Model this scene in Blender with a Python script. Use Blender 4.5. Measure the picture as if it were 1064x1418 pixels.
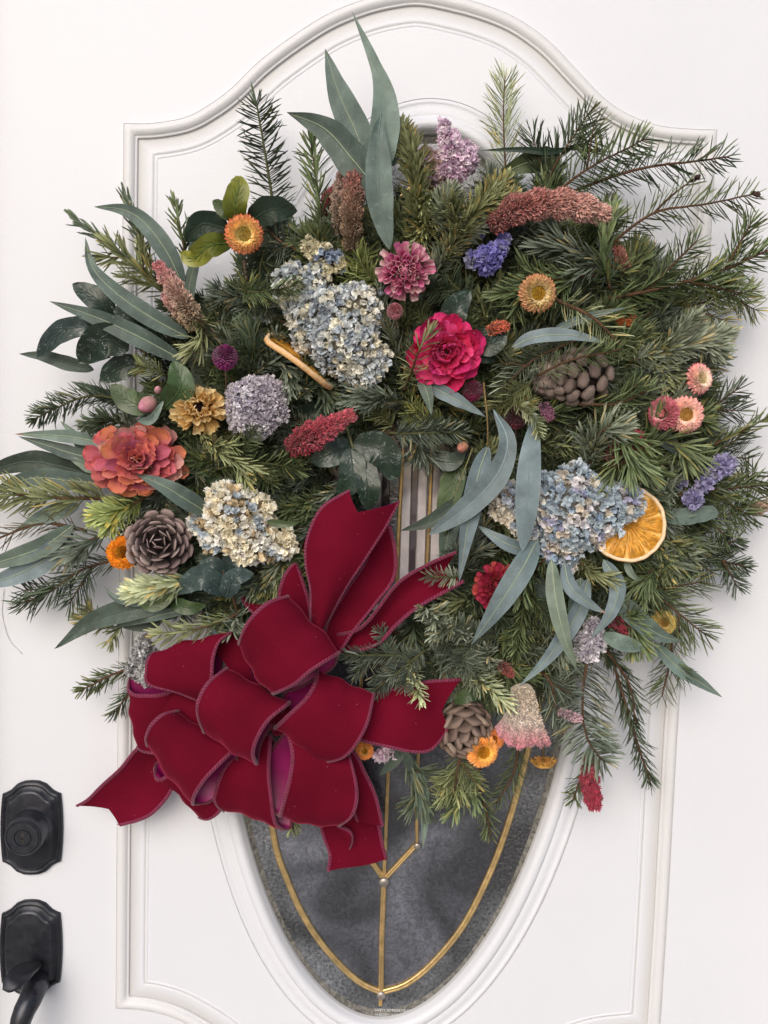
import bpy, bmesh, math, random
import numpy as np
from mathutils import Matrix, Vector
random.seed(7)
RNG = np.random.default_rng(11)
sc = bpy.context.scene
for o in list(bpy.data.objects):
    bpy.data.objects.remove(o)
R_ = math.radians

# ------------------------------------------------------------------ camera
CAM = np.array([-0.03079, -0.94708, 0.16433])
ROT = (-0.08143, -0.00511, 0.02763)
FPX = 1141.0


def rotm(a, b, c):
    ca, sa = math.cos(a), math.sin(a)
    cb, sb = math.cos(b), math.sin(b)
    cc, s2 = math.cos(c), math.sin(c)
    rx = np.array([[1, 0, 0], [0, ca, -sa], [0, sa, ca]])
    rz = np.array([[cb, -sb, 0], [sb, cb, 0], [0, 0, 1]])
    rr = np.array([[cc, -s2, 0], [s2, cc, 0], [0, 0, 1]])
    return rz @ rx @ rr


RC = rotm(math.pi / 2 + ROT[0], ROT[1], ROT[2])
cam_d = bpy.data.cameras.new('camera')
cam = bpy.data.objects.new('camera', cam_d)
sc.collection.objects.link(cam)
cam.matrix_world = Matrix.Translation(Vector(CAM)) @ Matrix(RC.tolist()).to_4x4()
cam_d.sensor_fit = 'HORIZONTAL'
cam_d.sensor_width = 36.0
cam_d.lens = 36.0 * FPX / 1064.0
cam_d.clip_start = 0.02
cam_d.clip_end = 3000
sc.camera = cam

# ------------------------------------------------------------------ light
SUN_EL, SUN_AZ = R_(30), R_(196)      # from the front of the door, a little to the left
w = bpy.data.worlds.new('World')
sc.world = w
w.use_nodes = True
nt = w.node_tree
bgn = nt.nodes['Background']
sky = nt.nodes.new('ShaderNodeTexSky')
sky.sky_type = 'NISHITA'
sky.sun_disc = False
sky.sun_elevation = SUN_EL
sky.sun_rotation = SUN_AZ
sky.air_density = 1.0
sky.dust_density = 3.0
sky.ozone_density = 1.0
nt.links.new(sky.outputs[0], bgn.inputs[0])
bgn.inputs[1].default_value = 0.10
sl = bpy.data.lights.new('sun', 'SUN')
sl.energy = 1.5
sl.angle = R_(50)
sl.color = (1.0, 0.955, 0.90)
so = bpy.data.objects.new('sun', sl)
sc.collection.objects.link(so)
sdir = Vector((math.sin(SUN_AZ) * math.cos(SUN_EL), math.cos(SUN_AZ) * math.cos(SUN_EL), math.sin(SUN_EL)))
so.rotation_euler = sdir.to_track_quat('Z', 'Y').to_euler()
so.location = sdir * 5
sc.view_settings.view_transform = 'Standard'
sc.view_settings.look = 'None'
sc.view_settings.exposure = 0.21
sc.view_settings.gamma = 1.0


# ------------------------------------------------------------------ points from the photo's survey
def P(x, y, d=0.0):
    """point of the photo at distance d (m) in front of the door face"""
    v = RC @ np.array([(x - 532) / FPX, (709 - y) / FPX, -1.0])
    s = (-d - CAM[1]) / v[1]
    return CAM + s * v


def upx(p):
    return float(-(RC.T @ (np.asarray(p) - CAM))[2] / FPX)


def nrm(a):
    a = np.asarray(a, float)
    return a / (np.linalg.norm(a, axis=-1, keepdims=True) + 1e-12)


def catmull(pts, n):
    p = np.asarray(pts, float)
    if len(p) == 2:
        t = np.linspace(0, 1, n)[:, None]
        return p[0] * (1 - t) + p[1] * t
    q = np.vstack([2 * p[0] - p[1], p, 2 * p[-1] - p[-2]])
    dense = []
    for i in range(len(p) - 1):
        t = np.linspace(0, 1, 24, endpoint=False)[:, None]
        a, b, c, d = q[i], q[i + 1], q[i + 2], q[i + 3]
        dense.append(0.5 * ((2 * b) + (c - a) * t + (2 * a - 5 * b + 4 * c - d) * t * t + (3 * b - a - 3 * c + d) * t ** 3))
    dense = np.vstack(dense + [p[-1:]])
    s = np.concatenate([[0], np.cumsum(np.linalg.norm(np.diff(dense, axis=0), axis=1))])
    u = np.linspace(0, s[-1], n)
    return np.stack([np.interp(u, s, dense[:, k]) for k in range(dense.shape[1])], 1)


# ------------------------------------------------------------------ mesh builder
class MB:
    def __init__(self):
        self.v, self.c, self.f, self.n = [], [], [], 0

    def add(self, v, faces, col, mat=0):
        v = np.asarray(v, float).reshape(-1, 3)
        col = np.asarray(col, float)
        if col.ndim == 1:
            col = np.tile(col, (len(v), 1))
        for f in faces:
            f = np.asarray(f, int)
            if len(f):
                self.f.append((f + self.n, mat))
        self.v.append(v)
        self.c.append(col[:, :3])
        self.n += len(v)

    def mesh(self, name, mats, origin=(0, 0, 0), smooth=True, M=None):
        v = np.vstack(self.v) - np.asarray(origin)
        if M is not None:
            M = np.array(M)
            v = v @ M[:3, :3].T + M[:3, 3]
        c = np.clip(np.vstack(self.c), 0, 1)
        me = bpy.data.meshes.new(name)
        me.vertices.add(len(v))
        me.vertices.foreach_set('co', v.astype(np.float32).ravel())
        li = np.concatenate([f.ravel() for f, m in self.f])
        cnt = np.concatenate([np.full(len(f), f.shape[1]) for f, m in self.f])
        mi = np.concatenate([np.full(len(f), m) for f, m in self.f])
        st = np.concatenate([[0], np.cumsum(cnt)[:-1]])
        me.loops.add(len(li))
        me.loops.foreach_set('vertex_index', li.astype(np.int32))
        me.polygons.add(len(cnt))
        me.polygons.foreach_set('loop_start', st.astype(np.int32))
        me.polygons.foreach_set('material_index', mi.astype(np.int32))
        me.polygons.foreach_set('use_smooth', np.full(len(cnt), smooth))
        a = me.color_attributes.new('Col', 'FLOAT_COLOR', 'POINT')
        a.data.foreach_set('color', np.hstack([c, np.ones((len(c), 1))]).astype(np.float32).ravel())
        for m in (mats if isinstance(mats, (list, tuple)) else [mats]):
            me.materials.append(m)
        me.update(calc_edges=True)
        me.validate()
        return me

    # a tube along points
    def tube(self, pts, r, col, k=6, cap=True, mat=0):
        pts = np.asarray(pts, float)
        n = len(pts)
        r = np.broadcast_to(np.asarray(r, float), (n,))
        T = nrm(np.gradient(pts, axis=0))
        ref = np.array([0.13, -0.9, 0.35])
        N = nrm(np.cross(T, ref))
        B = np.cross(T, N)
        a = np.linspace(0, 2 * math.pi, k, endpoint=False)
        v = pts[:, None] + r[:, None, None] * (np.cos(a)[None, :, None] * N[:, None] + np.sin(a)[None, :, None] * B[:, None])
        i = np.arange(n - 1)[:, None] * k
        j = np.arange(k)[None]
        q = np.stack([i + j, i + (j + 1) % k, i + k + (j + 1) % k, i + k + j], -1).reshape(-1, 4)
        col = np.asarray(col, float)
        if col.ndim == 2:
            col = np.repeat(col, k, 0)
        fs = [q]
        self.add(v.reshape(-1, 3), fs, col, mat)
        if cap:
            b = self.n - n * k
            self.f.append((np.array([[b + x for x in range(k)][::-1]]), mat))
            self.f.append((np.array([[self.n - k + x for x in range(k)]]), mat))

    # many needles at once
    def needles(self, B, D, U, L, W, c0, c1, bend=0.15, mat=0, cheap=False):
        N = len(B)
        D, U = nrm(D), np.asarray(U, float)
        S = nrm(np.cross(D, U))
        U = np.cross(S, D)
        L = np.broadcast_to(L, (N,))[:, None]
        W = np.broadcast_to(W, (N,))[:, None]
        bend = np.broadcast_to(bend, (N,))[:, None]
        rows = ((0, .55), (.45, 1.0), (.85, .7)) if not cheap else ((0, .6), (.6, 1.0))
        V, C = [], []
        c0 = np.broadcast_to(c0, (N, 3))
        c1 = np.broadcast_to(c1, (N, 3))
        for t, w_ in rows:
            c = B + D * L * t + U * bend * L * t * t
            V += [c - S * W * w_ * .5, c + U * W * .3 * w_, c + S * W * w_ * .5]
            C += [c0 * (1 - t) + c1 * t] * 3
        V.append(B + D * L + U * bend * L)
        C.append(c1)
        k = len(V)
        V = np.stack(V, 1).reshape(-1, 3)
        C = np.stack(C, 1).reshape(-1, 3)
        o = np.arange(N)[:, None] * k
        q, t3 = [], []
        for r in range(len(rows) - 1):
            for s in (0, 1):
                q.append(np.hstack([o + 3 * r + s, o + 3 * r + s + 1, o + 3 * r + 4 + s, o + 3 * r + 3 + s]))
        r = len(rows) - 1
        for s in (0, 1):
            t3.append(np.hstack([o + 3 * r + s, o + 3 * r + s + 1, o + k - 1]))
        self.add(V, [np.vstack(q), np.vstack(t3)], C, mat)

    # many small petals at once
    def petals(self, C, Y, Z, L, W, c0, c1, cup=.2, side=.1, jit=.08, na=3, nb=4, prof=None, mat=0, cvar=.08):
        N = len(C)
        Y = nrm(Y)
        X = nrm(np.cross(Y, np.asarray(Z, float)))
        Z = np.cross(X, Y)
        L = np.broadcast_to(L, (N,)).reshape(N, 1, 1)
        W = np.broadcast_to(W, (N,)).reshape(N, 1, 1)
        cup = np.broadcast_to(cup, (N,)).reshape(N, 1)
        b = np.linspace(0, 1, nb)
        a = np.linspace(-1, 1, na)
        if prof is None:
            prof = np.sin(math.pi * (0.12 + 0.80 * b)) ** .8
        bb, aa = np.meshgrid(b, a, indexing='ij')
        pp = np.repeat(np.asarray(prof)[:, None], na, 1)
        bb, aa, pp = bb.ravel(), aa.ravel(), pp.ravel()
        z = cup * bb ** 2 + side * aa ** 2 * pp + RNG.normal(0, 1, (N, len(bb))) * jit
        by = np.broadcast_to(bb - .10 * aa * aa * (bb > .9), (N, len(bb)))
        ay = aa * pp * .5 + RNG.normal(0, 1, (N, len(bb))) * jit * .5
        V = C[:, None] + X[:, None] * W * ay[..., None] + Y[:, None] * L * by[..., None] + Z[:, None] * L * z[..., None]
        c0 = np.broadcast_to(c0, (N, 3))[:, None]
        c1 = np.broadcast_to(c1, (N, 3))[:, None]
        col = c0 * (1 - bb)[None, :, None] + c1 * bb[None, :, None]
        col = col * (1 + RNG.normal(0, cvar, (N, 1, 1)))
        k = na * nb
        o = (np.arange(N) * k)[:, None, None]
        i, j = np.meshgrid(np.arange(nb - 1), np.arange(na - 1), indexing='ij')
        i, j = i.ravel()[None, :], j.ravel()[None, :]
        q = np.stack([i * na + j, i * na + j + 1, (i + 1) * na + j + 1, (i + 1) * na + j], -1) + o
        self.add(V.reshape(-1, 3), [q.reshape(-1, 4)], col.reshape(-1, 3), mat)

    # lathe around local +Z
    def lathe(self, prof, col, k=24, M=None, mat=0):
        a = np.linspace(0, 2 * math.pi, k, endpoint=False)
        v = np.array([[r * math.cos(t), r * math.sin(t), z] for r, z in prof for t in a])
        n = len(prof)
        i = np.arange(n - 1)[:, None] * k
        j = np.arange(k)[None]
        q = np.stack([i + j, i + (j + 1) % k, i + k + (j + 1) % k, i + k + j], -1).reshape(-1, 4)
        if M is not None:
            M = np.array(M)
            v = v @ M[:3, :3].T + M[:3, 3]
        col = np.asarray(col, float)
        if col.ndim == 2:
            col = np.repeat(col, k, 0)
        self.add(v, [q], col, mat)

    def grid(self, G, col, mat=0, wrap=False, flip=False):
        n, m = G.shape[:2]
        i = np.arange(n if wrap else n - 1)[:, None]
        j = np.arange(m - 1)[None]
        i2 = (i + 1) % n
        q = np.stack([i * m + j, i2 * m + j, i2 * m + j + 1, i * m + j + 1], -1).reshape(-1, 4)
        if flip:
            q = q[:, ::-1]
        col = np.asarray(col, float)
        if col.ndim == 3:
            col = col.reshape(-1, 3)
        self.add(G.reshape(-1, 3), [q], col, mat)


GROUPS = {'fir sprig': 'fir sprigs worked into the wreath', 'eucalyptus': 'eucalyptus sprigs in the wreath', 'leaf sprig': 'broad leaved sprigs in the wreath',
          'hydrangea': 'dried hydrangea heads', 'zinnia': 'zinnias in the wreath', 'statice': 'statice blooms', 'plume flower': 'celosia plumes', 'dried flower': 'dried pale flowers',
          'flower bud': 'flower buds', 'globe flower': 'globe flowers'}


def empty(name, label, cat, loc, group=None):
    o = bpy.data.objects.new(name, None)
    o.location = tuple(float(x) for x in loc)
    o.empty_display_size = .01
    sc.collection.objects.link(o)
    o['label'] = label
    o['category'] = cat
    group = group or GROUPS.get(cat)
    if group:
        o['group'] = group
    return o


def part(name, mb, mats, th, label=None, kind=None, smooth=True, parent=None, M=None):
    root = th
    me = mb.mesh(name, mats, tuple(root.location) if M is None else (0, 0, 0), smooth, M)
    o = bpy.data.objects.new(name, me)
    sc.collection.objects.link(o)
    o.parent = parent or th
    if label:
        o['label'] = label
    if kind:
        o['kind'] = kind
    return o


def piece(name, me, parent, M):
    o = bpy.data.objects.new(name, me)
    sc.collection.objects.link(o)
    o.parent = parent
    o.matrix_basis = Matrix(np.array(M).tolist())
    return o


def struct(name, mb, mats, smooth=True):
    me = mb.mesh(name, mats, (0, 0, 0), smooth)
    o = bpy.data.objects.new(name, me)
    sc.collection.objects.link(o)
    o['kind'] = 'structure'
    return o


# ------------------------------------------------------------------ materials
def newmat(name):
    m = bpy.data.materials.new(name)
    m.use_nodes = True
    n = m.node_tree.nodes
    return m, n, m.node_tree.links, n['Principled BSDF']


def noise(n, l, scale, detail=3, rough=.55, coord='Object', dist=0):
    tc = n.new('ShaderNodeTexCoord')
    t = n.new('ShaderNodeTexNoise')
    t.inputs['Scale'].default_value = scale
    t.inputs['Detail'].default_value = detail
    t.inputs['Roughness'].default_value = rough
    t.inputs['Distortion'].default_value = dist
    l.new(tc.outputs[coord], t.inputs['Vector'])
    return t


def ramp(n, l, src, p0, p1, c0=(0, 0, 0, 1), c1=(1, 1, 1, 1)):
    r = n.new('ShaderNodeValToRGB')
    r.color_ramp.elements[0].position = p0
    r.color_ramp.elements[1].position = p1
    r.color_ramp.elements[0].color = c0
    r.color_ramp.elements[1].color = c1
    l.new(src, r.inputs[0])
    return r


def mix(n, l, a, b, fac, mode='MIX'):
    m = n.new('ShaderNodeMix')
    m.data_type = 'RGBA'
    m.blend_type = mode
    for sock, val in ((m.inputs[0], fac), (m.inputs[6], a), (m.inputs[7], b)):
        if hasattr(val, 'links') or hasattr(val, 'is_linked'):
            l.new(val, sock)
        else:
            sock.default_value = val if not isinstance(val, tuple) or len(val) == 4 else (*val, 1)
    return m.outputs[2]


def bump(n, l, h, p, strength=.3, dist=.001):
    b = n.new('ShaderNodeBump')
    b.inputs['Strength'].default_value = strength
    b.inputs['Distance'].default_value = dist
    l.new(h, b.inputs['Height'])
    l.new(b.outputs[0], p.inputs['Normal'])


def colmat(name, rough=.6, spec=.3, var=.25, scale=150, sheen=0, bumpd=.0004, objvar=0, frost=0, trans=0, gain=1.0):
    m, n, l, p = newmat(name)
    at = n.new('ShaderNodeAttribute')
    at.attribute_name = 'Col'
    t = noise(n, l, scale)
    r = ramp(n, l, t.outputs[0], .3, .7, (gain - gain * var,) * 3 + (1,), (gain + gain * var,) * 3 + (1,))
    c = mix(n, l, at.outputs['Color'], r.outputs[0], 1.0, 'MULTIPLY')
    if objvar:
        oi = n.new('ShaderNodeObjectInfo')
        hs = n.new('ShaderNodeHueSaturation')
        mr = n.new('ShaderNodeMapRange')
        mr.inputs['To Min'].default_value = 1 - objvar
        mr.inputs['To Max'].default_value = 1 + objvar
        l.new(oi.outputs['Random'], mr.inputs['Value'])
        l.new(mr.outputs[0], hs.inputs['Value'])
        m2 = n.new('ShaderNodeMapRange')
        m2.inputs['To Min'].default_value = .5 - objvar * .06
        m2.inputs['To Max'].default_value = .5 + objvar * .06
        l.new(oi.outputs['Random'], m2.inputs['Value'])
        l.new(m2.outputs[0], hs.inputs['Hue'])
        l.new(c, hs.inputs['Color'])
        c = hs.outputs[0]
    if frost:
        t2 = noise(n, l, 90, 5, .7, dist=1.5)
        r2 = ramp(n, l, t2.outputs[0], .54, .64)
        t3 = noise(n, l, 900, 2, .6)
        r3 = ramp(n, l, t3.outputs[0], .5, .62)
        mm = n.new('ShaderNodeMath')
        mm.operation = 'MULTIPLY'
        l.new(r2.outputs[0], mm.inputs[0])
        l.new(r3.outputs[0], mm.inputs[1])
        m3 = n.new('ShaderNodeMath')
        m3.operation = 'MULTIPLY'
        m3.inputs[1].default_value = frost
        l.new(mm.outputs[0], m3.inputs[0])
        c = mix(n, l, c, (.42, .46, .48, 1), m3.outputs[0])
    l.new(c, p.inputs['Base Color'])
    p.inputs['Roughness'].default_value = rough
    p.inputs['Specular IOR Level'].default_value = spec
    if sheen:
        p.inputs['Sheen Weight'].default_value = sheen
        p.inputs['Sheen Roughness'].default_value = .5
    if bumpd:
        t4 = noise(n, l, scale * 4, 3)
        bump(n, l, t4.outputs[0], p, .6, bumpd)
    if trans:
        p.inputs['Transmission Weight'].default_value = 0
        tr = n.new('ShaderNodeBsdfTranslucent')
        l.new(c, tr.inputs[0])
        ms = n.new('ShaderNodeMixShader')
        ms.inputs[0].default_value = trans
        l.new(p.outputs[0], ms.inputs[1])
        l.new(tr.outputs[0], ms.inputs[2])
        l.new(ms.outputs[0], n['Material Output'].inputs[0])
    return m


M_needle = colmat('fir_needle', .5, .45, .25, 60, bumpd=0, objvar=.12, gain=1.2, trans=.15)
M_twig = colmat('twig_bark', .85, .2, .4, 500)
M_euc = colmat('eucalyptus_blade', .55, .35, .26, 48, bumpd=.0005, objvar=.24, frost=.35)
M_rib = colmat('leaf_rib', .6, .3, .1, 100, bumpd=0)
M_cam = colmat('glossy_leaf', .35, .5, .3, 90, bumpd=.0003, objvar=.15, frost=.8)
M_camc = colmat('clean_leaf', .4, .5, .3, 90, bumpd=.0003, objvar=.1)
M_petal = colmat('flower_petal', .6, .3, .22, 260, sheen=.1, objvar=.2, trans=.25, gain=1.08)
M_dry = colmat('dried_petal', .85, .1, .25, 350, trans=.38, gain=1.25)
M_disc = colmat('flower_disc', .85, .15, .35, 900)
M_plume = colmat('plume_bristle', .85, .15, .3, 300, sheen=.3)
M_cone = colmat('cone_scale', .85, .15, .45, 520, bumpd=.0012, objvar=.16)
M_orange = colmat('orange_flesh', .4, .4, .25, 200, trans=.35, gain=1.3)
M_rind = colmat('orange_rind', .7, .3, .15, 300)
M_stitch = colmat('stitch_thread', .6, .3, .12, 400, sheen=.3)


def velvet():
    m, n, l, p = newmat('red_velvet')
    t = noise(n, l, 12, 2)
    r = ramp(n, l, t.outputs[0], .3, .7, (.098, .0018, .0120, 1), (.150, .0030, .0190, 1))
    t2 = noise(n, l, 1500, 2, .5)
    r2 = ramp(n, l, t2.outputs[0], .3, .7, (.8,) * 3 + (1,), (1.2,) * 3 + (1,))
    c = mix(n, l, r.outputs[0], r2.outputs[0], 1.0, 'MULTIPLY')
    v = n.new('ShaderNodeTexVoronoi')
    v.inputs['Scale'].default_value = 85
    v.inputs['Randomness'].default_value = 1
    tc = n.new('ShaderNodeTexCoord')
    l.new(tc.outputs['Object'], v.inputs['Vector'])
    r3 = ramp(n, l, v.outputs['Distance'], .03, .055, (.45,) * 3 + (1,), (0, 0, 0, 1))
    c = mix(n, l, c, (.5, .2, .26, 1), r3.outputs[0])
    l.new(c, p.inputs['Base Color'])
    p.inputs['Roughness'].default_value = .9
    p.inputs['Specular IOR Level'].default_value = .1
    p.inputs['Sheen Weight'].default_value = .34
    p.inputs['Sheen Roughness'].default_value = .35
    p.inputs['Sheen Tint'].default_value = (1, .12, .25, 1)
    bump(n, l, t2.outputs[0], p, .35, .0004)
    return m


def satin():
    m, n, l, p = newmat('magenta_satin')
    t = noise(n, l, 40, 2)
    r = ramp(n, l, t.outputs[0], .3, .7, (.20, .005, .075, 1), (.30, .008, .12, 1))
    l.new(r.outputs[0], p.inputs['Base Color'])
    p.inputs['Roughness'].default_value = .42
    p.inputs['Specular IOR Level'].default_value = .35
    return m


M_vel, M_sat = velvet(), satin()


def paint(name, base, dirt=0.5):
    m, n, l, p = newmat(name)
    t = noise(n, l, 3.0, 3)
    r = ramp(n, l, t.outputs[0], .35, .65, (*[b * .975 for b in base], 1), (*base, 1))
    t2 = noise(n, l, 38, 6, .75, dist=.8)
    r2 = ramp(n, l, t2.outputs[0], .73, .80, (0, 0, 0, 1), (dirt,) * 3 + (1,))
    c = mix(n, l, r.outputs[0], (.42, .39, .34, 1), r2.outputs[0])
    t5 = noise(n, l, 260, 2, .5)
    r5 = ramp(n, l, t5.outputs[0], .80, .84, (0, 0, 0, 1), (.7,) * 3 + (1,))
    c = mix(n, l, c, (.22, .19, .16, 1), r5.outputs[0])
    at = n.new('ShaderNodeAttribute')
    at.attribute_name = 'Col'
    c = mix(n, l, c, at.outputs['Color'], 1.0, 'MULTIPLY')
    l.new(c, p.inputs['Base Color'])
    p.inputs['Roughness'].default_value = .42
    p.inputs['Specular IOR Level'].default_value = .4
    t3 = noise(n, l, 420, 3, .6)
    t4 = noise(n, l, 12, 2, .5)
    ad = n.new('ShaderNodeMath')
    ad.operation = 'ADD'
    l.new(t3.outputs[0], ad.inputs[0])
    l.new(t4.outputs[0], ad.inputs[1])
    bump(n, l, ad.outputs[0], p, .28, .0012)
    return m


M_paint = paint('white_door_paint', (.725, .745, .81))
M_mould = paint('yellowed_moulding_paint', (.705, .71, .74))
M_trim = paint('white_frame_paint', (.74, .70, .62))


def metal(name, col, rough, met=1.0, bmp=.0003):
    m, n, l, p = newmat(name)
    t = noise(n, l, 120, 4)
    r = ramp(n, l, t.outputs[0], .3, .7, (*[c * .8 for c in col], 1), (*[min(1, c * 1.15) for c in col], 1))
    l.new(r.outputs[0], p.inputs['Base Color'])
    p.inputs['Metallic'].default_value = met
    r2 = ramp(n, l, t.outputs[0], .3, .7, (rough * .8,) * 3 + (1,), (min(1, rough * 1.3),) * 3 + (1,))
    l.new(r2.outputs[0], p.inputs['Roughness'])
    bump(n, l, t.outputs[0], p, .3, bmp)
    return m


M_brass = metal('brass_came', (.66, .47, .22), .36, .8)
M_solder = metal('solder_joint', (.42, .38, .36), .4, .8, .0008)
M_bronze = metal('dark_bronze', (.026, .028, .037), .36, .4)
M_bronze2 = metal('dark_bronze_bevel', (.040, .043, .054), .30, .5)
M_key = metal('keyway', (.10, .09, .085), .4, .8)
M_wire = metal('green_wire', (.03, .05, .03), .5, .5)


def glass(name, c0, c1, scale, dist, bs, rough, aniso=None, vor=False):
    m, n, l, p = newmat(name)
    t = noise(n, l, scale, 4, .6, dist=dist)
    r = ramp(n, l, t.outputs[0], .36, .66, (*c0, 1), (*c1, 1))
    tb = noise(n, l, 7, 2, .5, dist=1.0)      # what shows dimly from the room behind
    rb = ramp(n, l, tb.outputs[0], .38, .62, (.40, .40, .42, 1), (1.9, 1.9, 1.95, 1))
    cb_ = mix(n, l, r.outputs[0], rb.outputs[0], 1.0, 'MULTIPLY')
    l.new(cb_, p.inputs['Base Color'])
    p.inputs['Roughness'].default_value = rough
    p.inputs['Specular IOR Level'].default_value = .8
    p.inputs['Coat Weight'].default_value = .8
    p.inputs['Coat Roughness'].default_value = rough * .6
    if vor:
        v = n.new('ShaderNodeTexVoronoi')
        v.inputs['Scale'].default_value = scale
        tc = n.new('ShaderNodeTexCoord')
        l.new(tc.outputs['Object'], v.inputs['Vector'])
        bump(n, l, v.outputs['Distance'], p, bs, .002)
    else:
        bump(n, l, t.outputs[0], p, bs, .002)
    return m


M_gchip = glass('glue_chip_glass', (.050, .054, .066), (.105, .112, .135), 130, 1.6, .35, .10)
M_gham = glass('hammered_glass', (.03, .034, .042), (.12, .13, .14), 260, .4, .7, .14)
M_gclear = glass('bevelled_glass', (.36, .33, .33), (.56, .52, .53), 14, .5, .15, .10)
M_gdark = glass('dark_bevel', (.04, .03, .035), (.10, .08, .09), 14, .5, .15, .12)

# ================================================================== DOOR
W0 = (1, 1, 1)
gb = MB()
gs = 40.0
gb.add([(-gs, -gs, -1.35), (gs, -gs, -1.35), (gs, 3, -1.35), (-gs, 3, -1.35)], [[(0, 1, 2, 3)]], W0)
mg, n, l, p = newmat('pale_concrete')
t = noise(n, l, 2, 5)
r = ramp(n, l, t.outputs[0], .3, .7, (.34, .32, .30, 1), (.44, .42, .39, 1))
l.new(r.outputs[0], p.inputs['Base Color'])
p.inputs['Roughness'].default_value = .9
struct('ground', gb, mg)  # unseen sheet, added to bounce light up onto door and wreath

door = empty('front_door', 'white panelled front door with an oval leaded window, behind the wreath', 'door', (0, 0, -.5))


def px2(pts, d=0):
    return np.array([P(x, y, d)[[0, 2]] for x, y in pts])


def resample(p, step):
    s = np.concatenate([[0], np.cumsum(np.linalg.norm(np.diff(p, axis=0), axis=1))])
    n = max(2, int(s[-1] / step))
    u = np.linspace(0, s[-1], n)
    return np.stack([np.interp(u, s, p[:, k]) for k in (0, 1)], 1)


top = catmull(px2([(171, 170), (210, 170), (256, 162), (289, 145), (320, 122), (357, 86), (400, 53), (450, 21), (500, 0), (545, -11),
                   (585, -14), (640, -3), (677, 8), (711, 22), (740, 40), (768, 63), (803, 100), (837, 135), (871, 158), (912, 173), (957, 178), (994, 179)]), 120)
rgt = catmull(px2([(994, 179), (975, 500), (951, 850), (940, 1000), (926, 1250), (914, 1440)]), 160)
bot = catmull(px2([(914, 1440), (870, 1443), (820, 1450), (770, 1470), (710, 1510), (630, 1550), (530, 1565), (430, 1545), (350, 1490),
                   (300, 1445), (255, 1417), (225, 1405), (195, 1399), (160, 1397)]), 120)
lft = catmull(px2([(160, 1397), (162, 1100), (167, 600), (171, 170)]), 160)
SIDES = [top, rgt, bot, lft]
outline = np.vstack([q[:-1] for q in SIDES])      # clockwise


def offside(q, off):
    t_ = nrm(np.gradient(q, axis=0))
    o = q + np.stack([t_[:, 1], -t_[:, 0]], 1) * off
    e0, e1 = nrm(o[0] - o[1]), nrm(o[-1] - o[-2])
    return np.vstack([o[:1] + e0 * .06, o, o[-1:] + e1 * .06])


def cross2(A, B):
    """last crossing of polyline A's end with polyline B's start -> (ia, ib, point)"""
    for i in range(len(A) - 2, max(-1, len(A) - 60), -1):
        for j in range(0, min(len(B) - 1, 60)):
            p, r_, q, s_ = A[i], A[i + 1] - A[i], B[j], B[j + 1] - B[j]
            den = r_[0] * s_[1] - r_[1] * s_[0]
            if abs(den) < 1e-14:
                continue
            t_ = ((q - p)[0] * s_[1] - (q - p)[1] * s_[0]) / den
            v_ = ((q - p)[0] * r_[1] - (q - p)[1] * r_[0]) / den
            if -1e-9 <= t_ <= 1 + 1e-9 and -1e-9 <= v_ <= 1 + 1e-9:
                return i, j, p + t_ * r_
    return len(A) - 2, 0, (A[-2] + B[1]) / 2


_ic = {}


def inset(p, off):
    """offset a closed clockwise outline inwards by off; the panel outline keeps sharp mitres"""
    if p is outline:
        if off in _ic:
            return _ic[off].copy()
        O = [offside(q, off) for q in SIDES]
        X = [cross2(O[k - 1], O[k]) for k in range(4)]
        res = []
        for k in range(4):
            _, j, p0 = X[k]
            i, _, p1 = X[(k + 1) % 4]
            mid = O[k][j + 1:i + 1]
            q = np.vstack([p0[None], mid, p1[None]])
            n_ = len(SIDES[k])
            s_ = np.concatenate([[0], np.cumsum(np.linalg.norm(np.diff(q, axis=0), axis=1))])
            u_ = np.linspace(0, s_[-1], n_)
            res.append(np.stack([np.interp(u_, s_, q[:, c]) for c in (0, 1)], 1)[:-1])
        _ic[off] = np.vstack(res)
        return _ic[off].copy()
    a = nrm(p - np.roll(p, 1, 0))
    b = nrm(np.roll(p, -1, 0) - p)
    na = np.stack([a[:, 1], -a[:, 0]], 1)
    nb = np.stack([b[:, 1], -b[:, 0]], 1)
    m = nrm(na + nb)
    k = 1 / np.maximum(.45, (m * na).sum(1))
    return p + m * (k * off)[:, None]


def ringsweep(mb, p, prof, d0=0):
    """rings of a profile [(inset, height)] along outline p; returns the last ring"""
    n = len(p)
    rings = [np.insert(inset(p, o), 1, 0, 1) for o, h in prof]
    for rr, (o, h) in zip(rings, prof):
        rr[:, 1] = -(h * .72 + d0)
    G = np.stack(rings, 0)
    m = len(prof)
    i = np.arange(m - 1)[:, None] * n
    j = np.arange(n)[None]
    q = np.stack([i + j, i + n + j, i + n + (j + 1) % n, i + (j + 1) % n], -1).reshape(-1, 4)
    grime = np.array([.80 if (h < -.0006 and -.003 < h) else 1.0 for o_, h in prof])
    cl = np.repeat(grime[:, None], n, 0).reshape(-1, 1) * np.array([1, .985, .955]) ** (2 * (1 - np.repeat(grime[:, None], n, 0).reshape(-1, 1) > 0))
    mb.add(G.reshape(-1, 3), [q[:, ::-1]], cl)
    return G[-1], G[0]


def fill(mb, loops, y):
    """flat face (at depth y) between closed loops of (x,z)"""
    bm = bmesh.new()
    for lp in loops:
        vs = [bm.verts.new((a[0], 0, a[1])) for a in lp]
        for i in range(len(vs)):
            bm.edges.new((vs[i], vs[(i + 1) % len(vs)]))
    bmesh.ops.triangle_fill(bm, use_beauty=True, edges=bm.edges[:])
    bm.verts.index_update()
    v = np.array([v.co[:] for v in bm.verts])
    v[:, 1] = y
    f = []
    for x in bm.faces:
        ids = [q.index for q in x.verts]
        if x.normal.y > 0:
            ids = ids[::-1]
        f.append(ids)
    mb.add(v, [np.array(f)], W0)
    bm.free()


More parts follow.
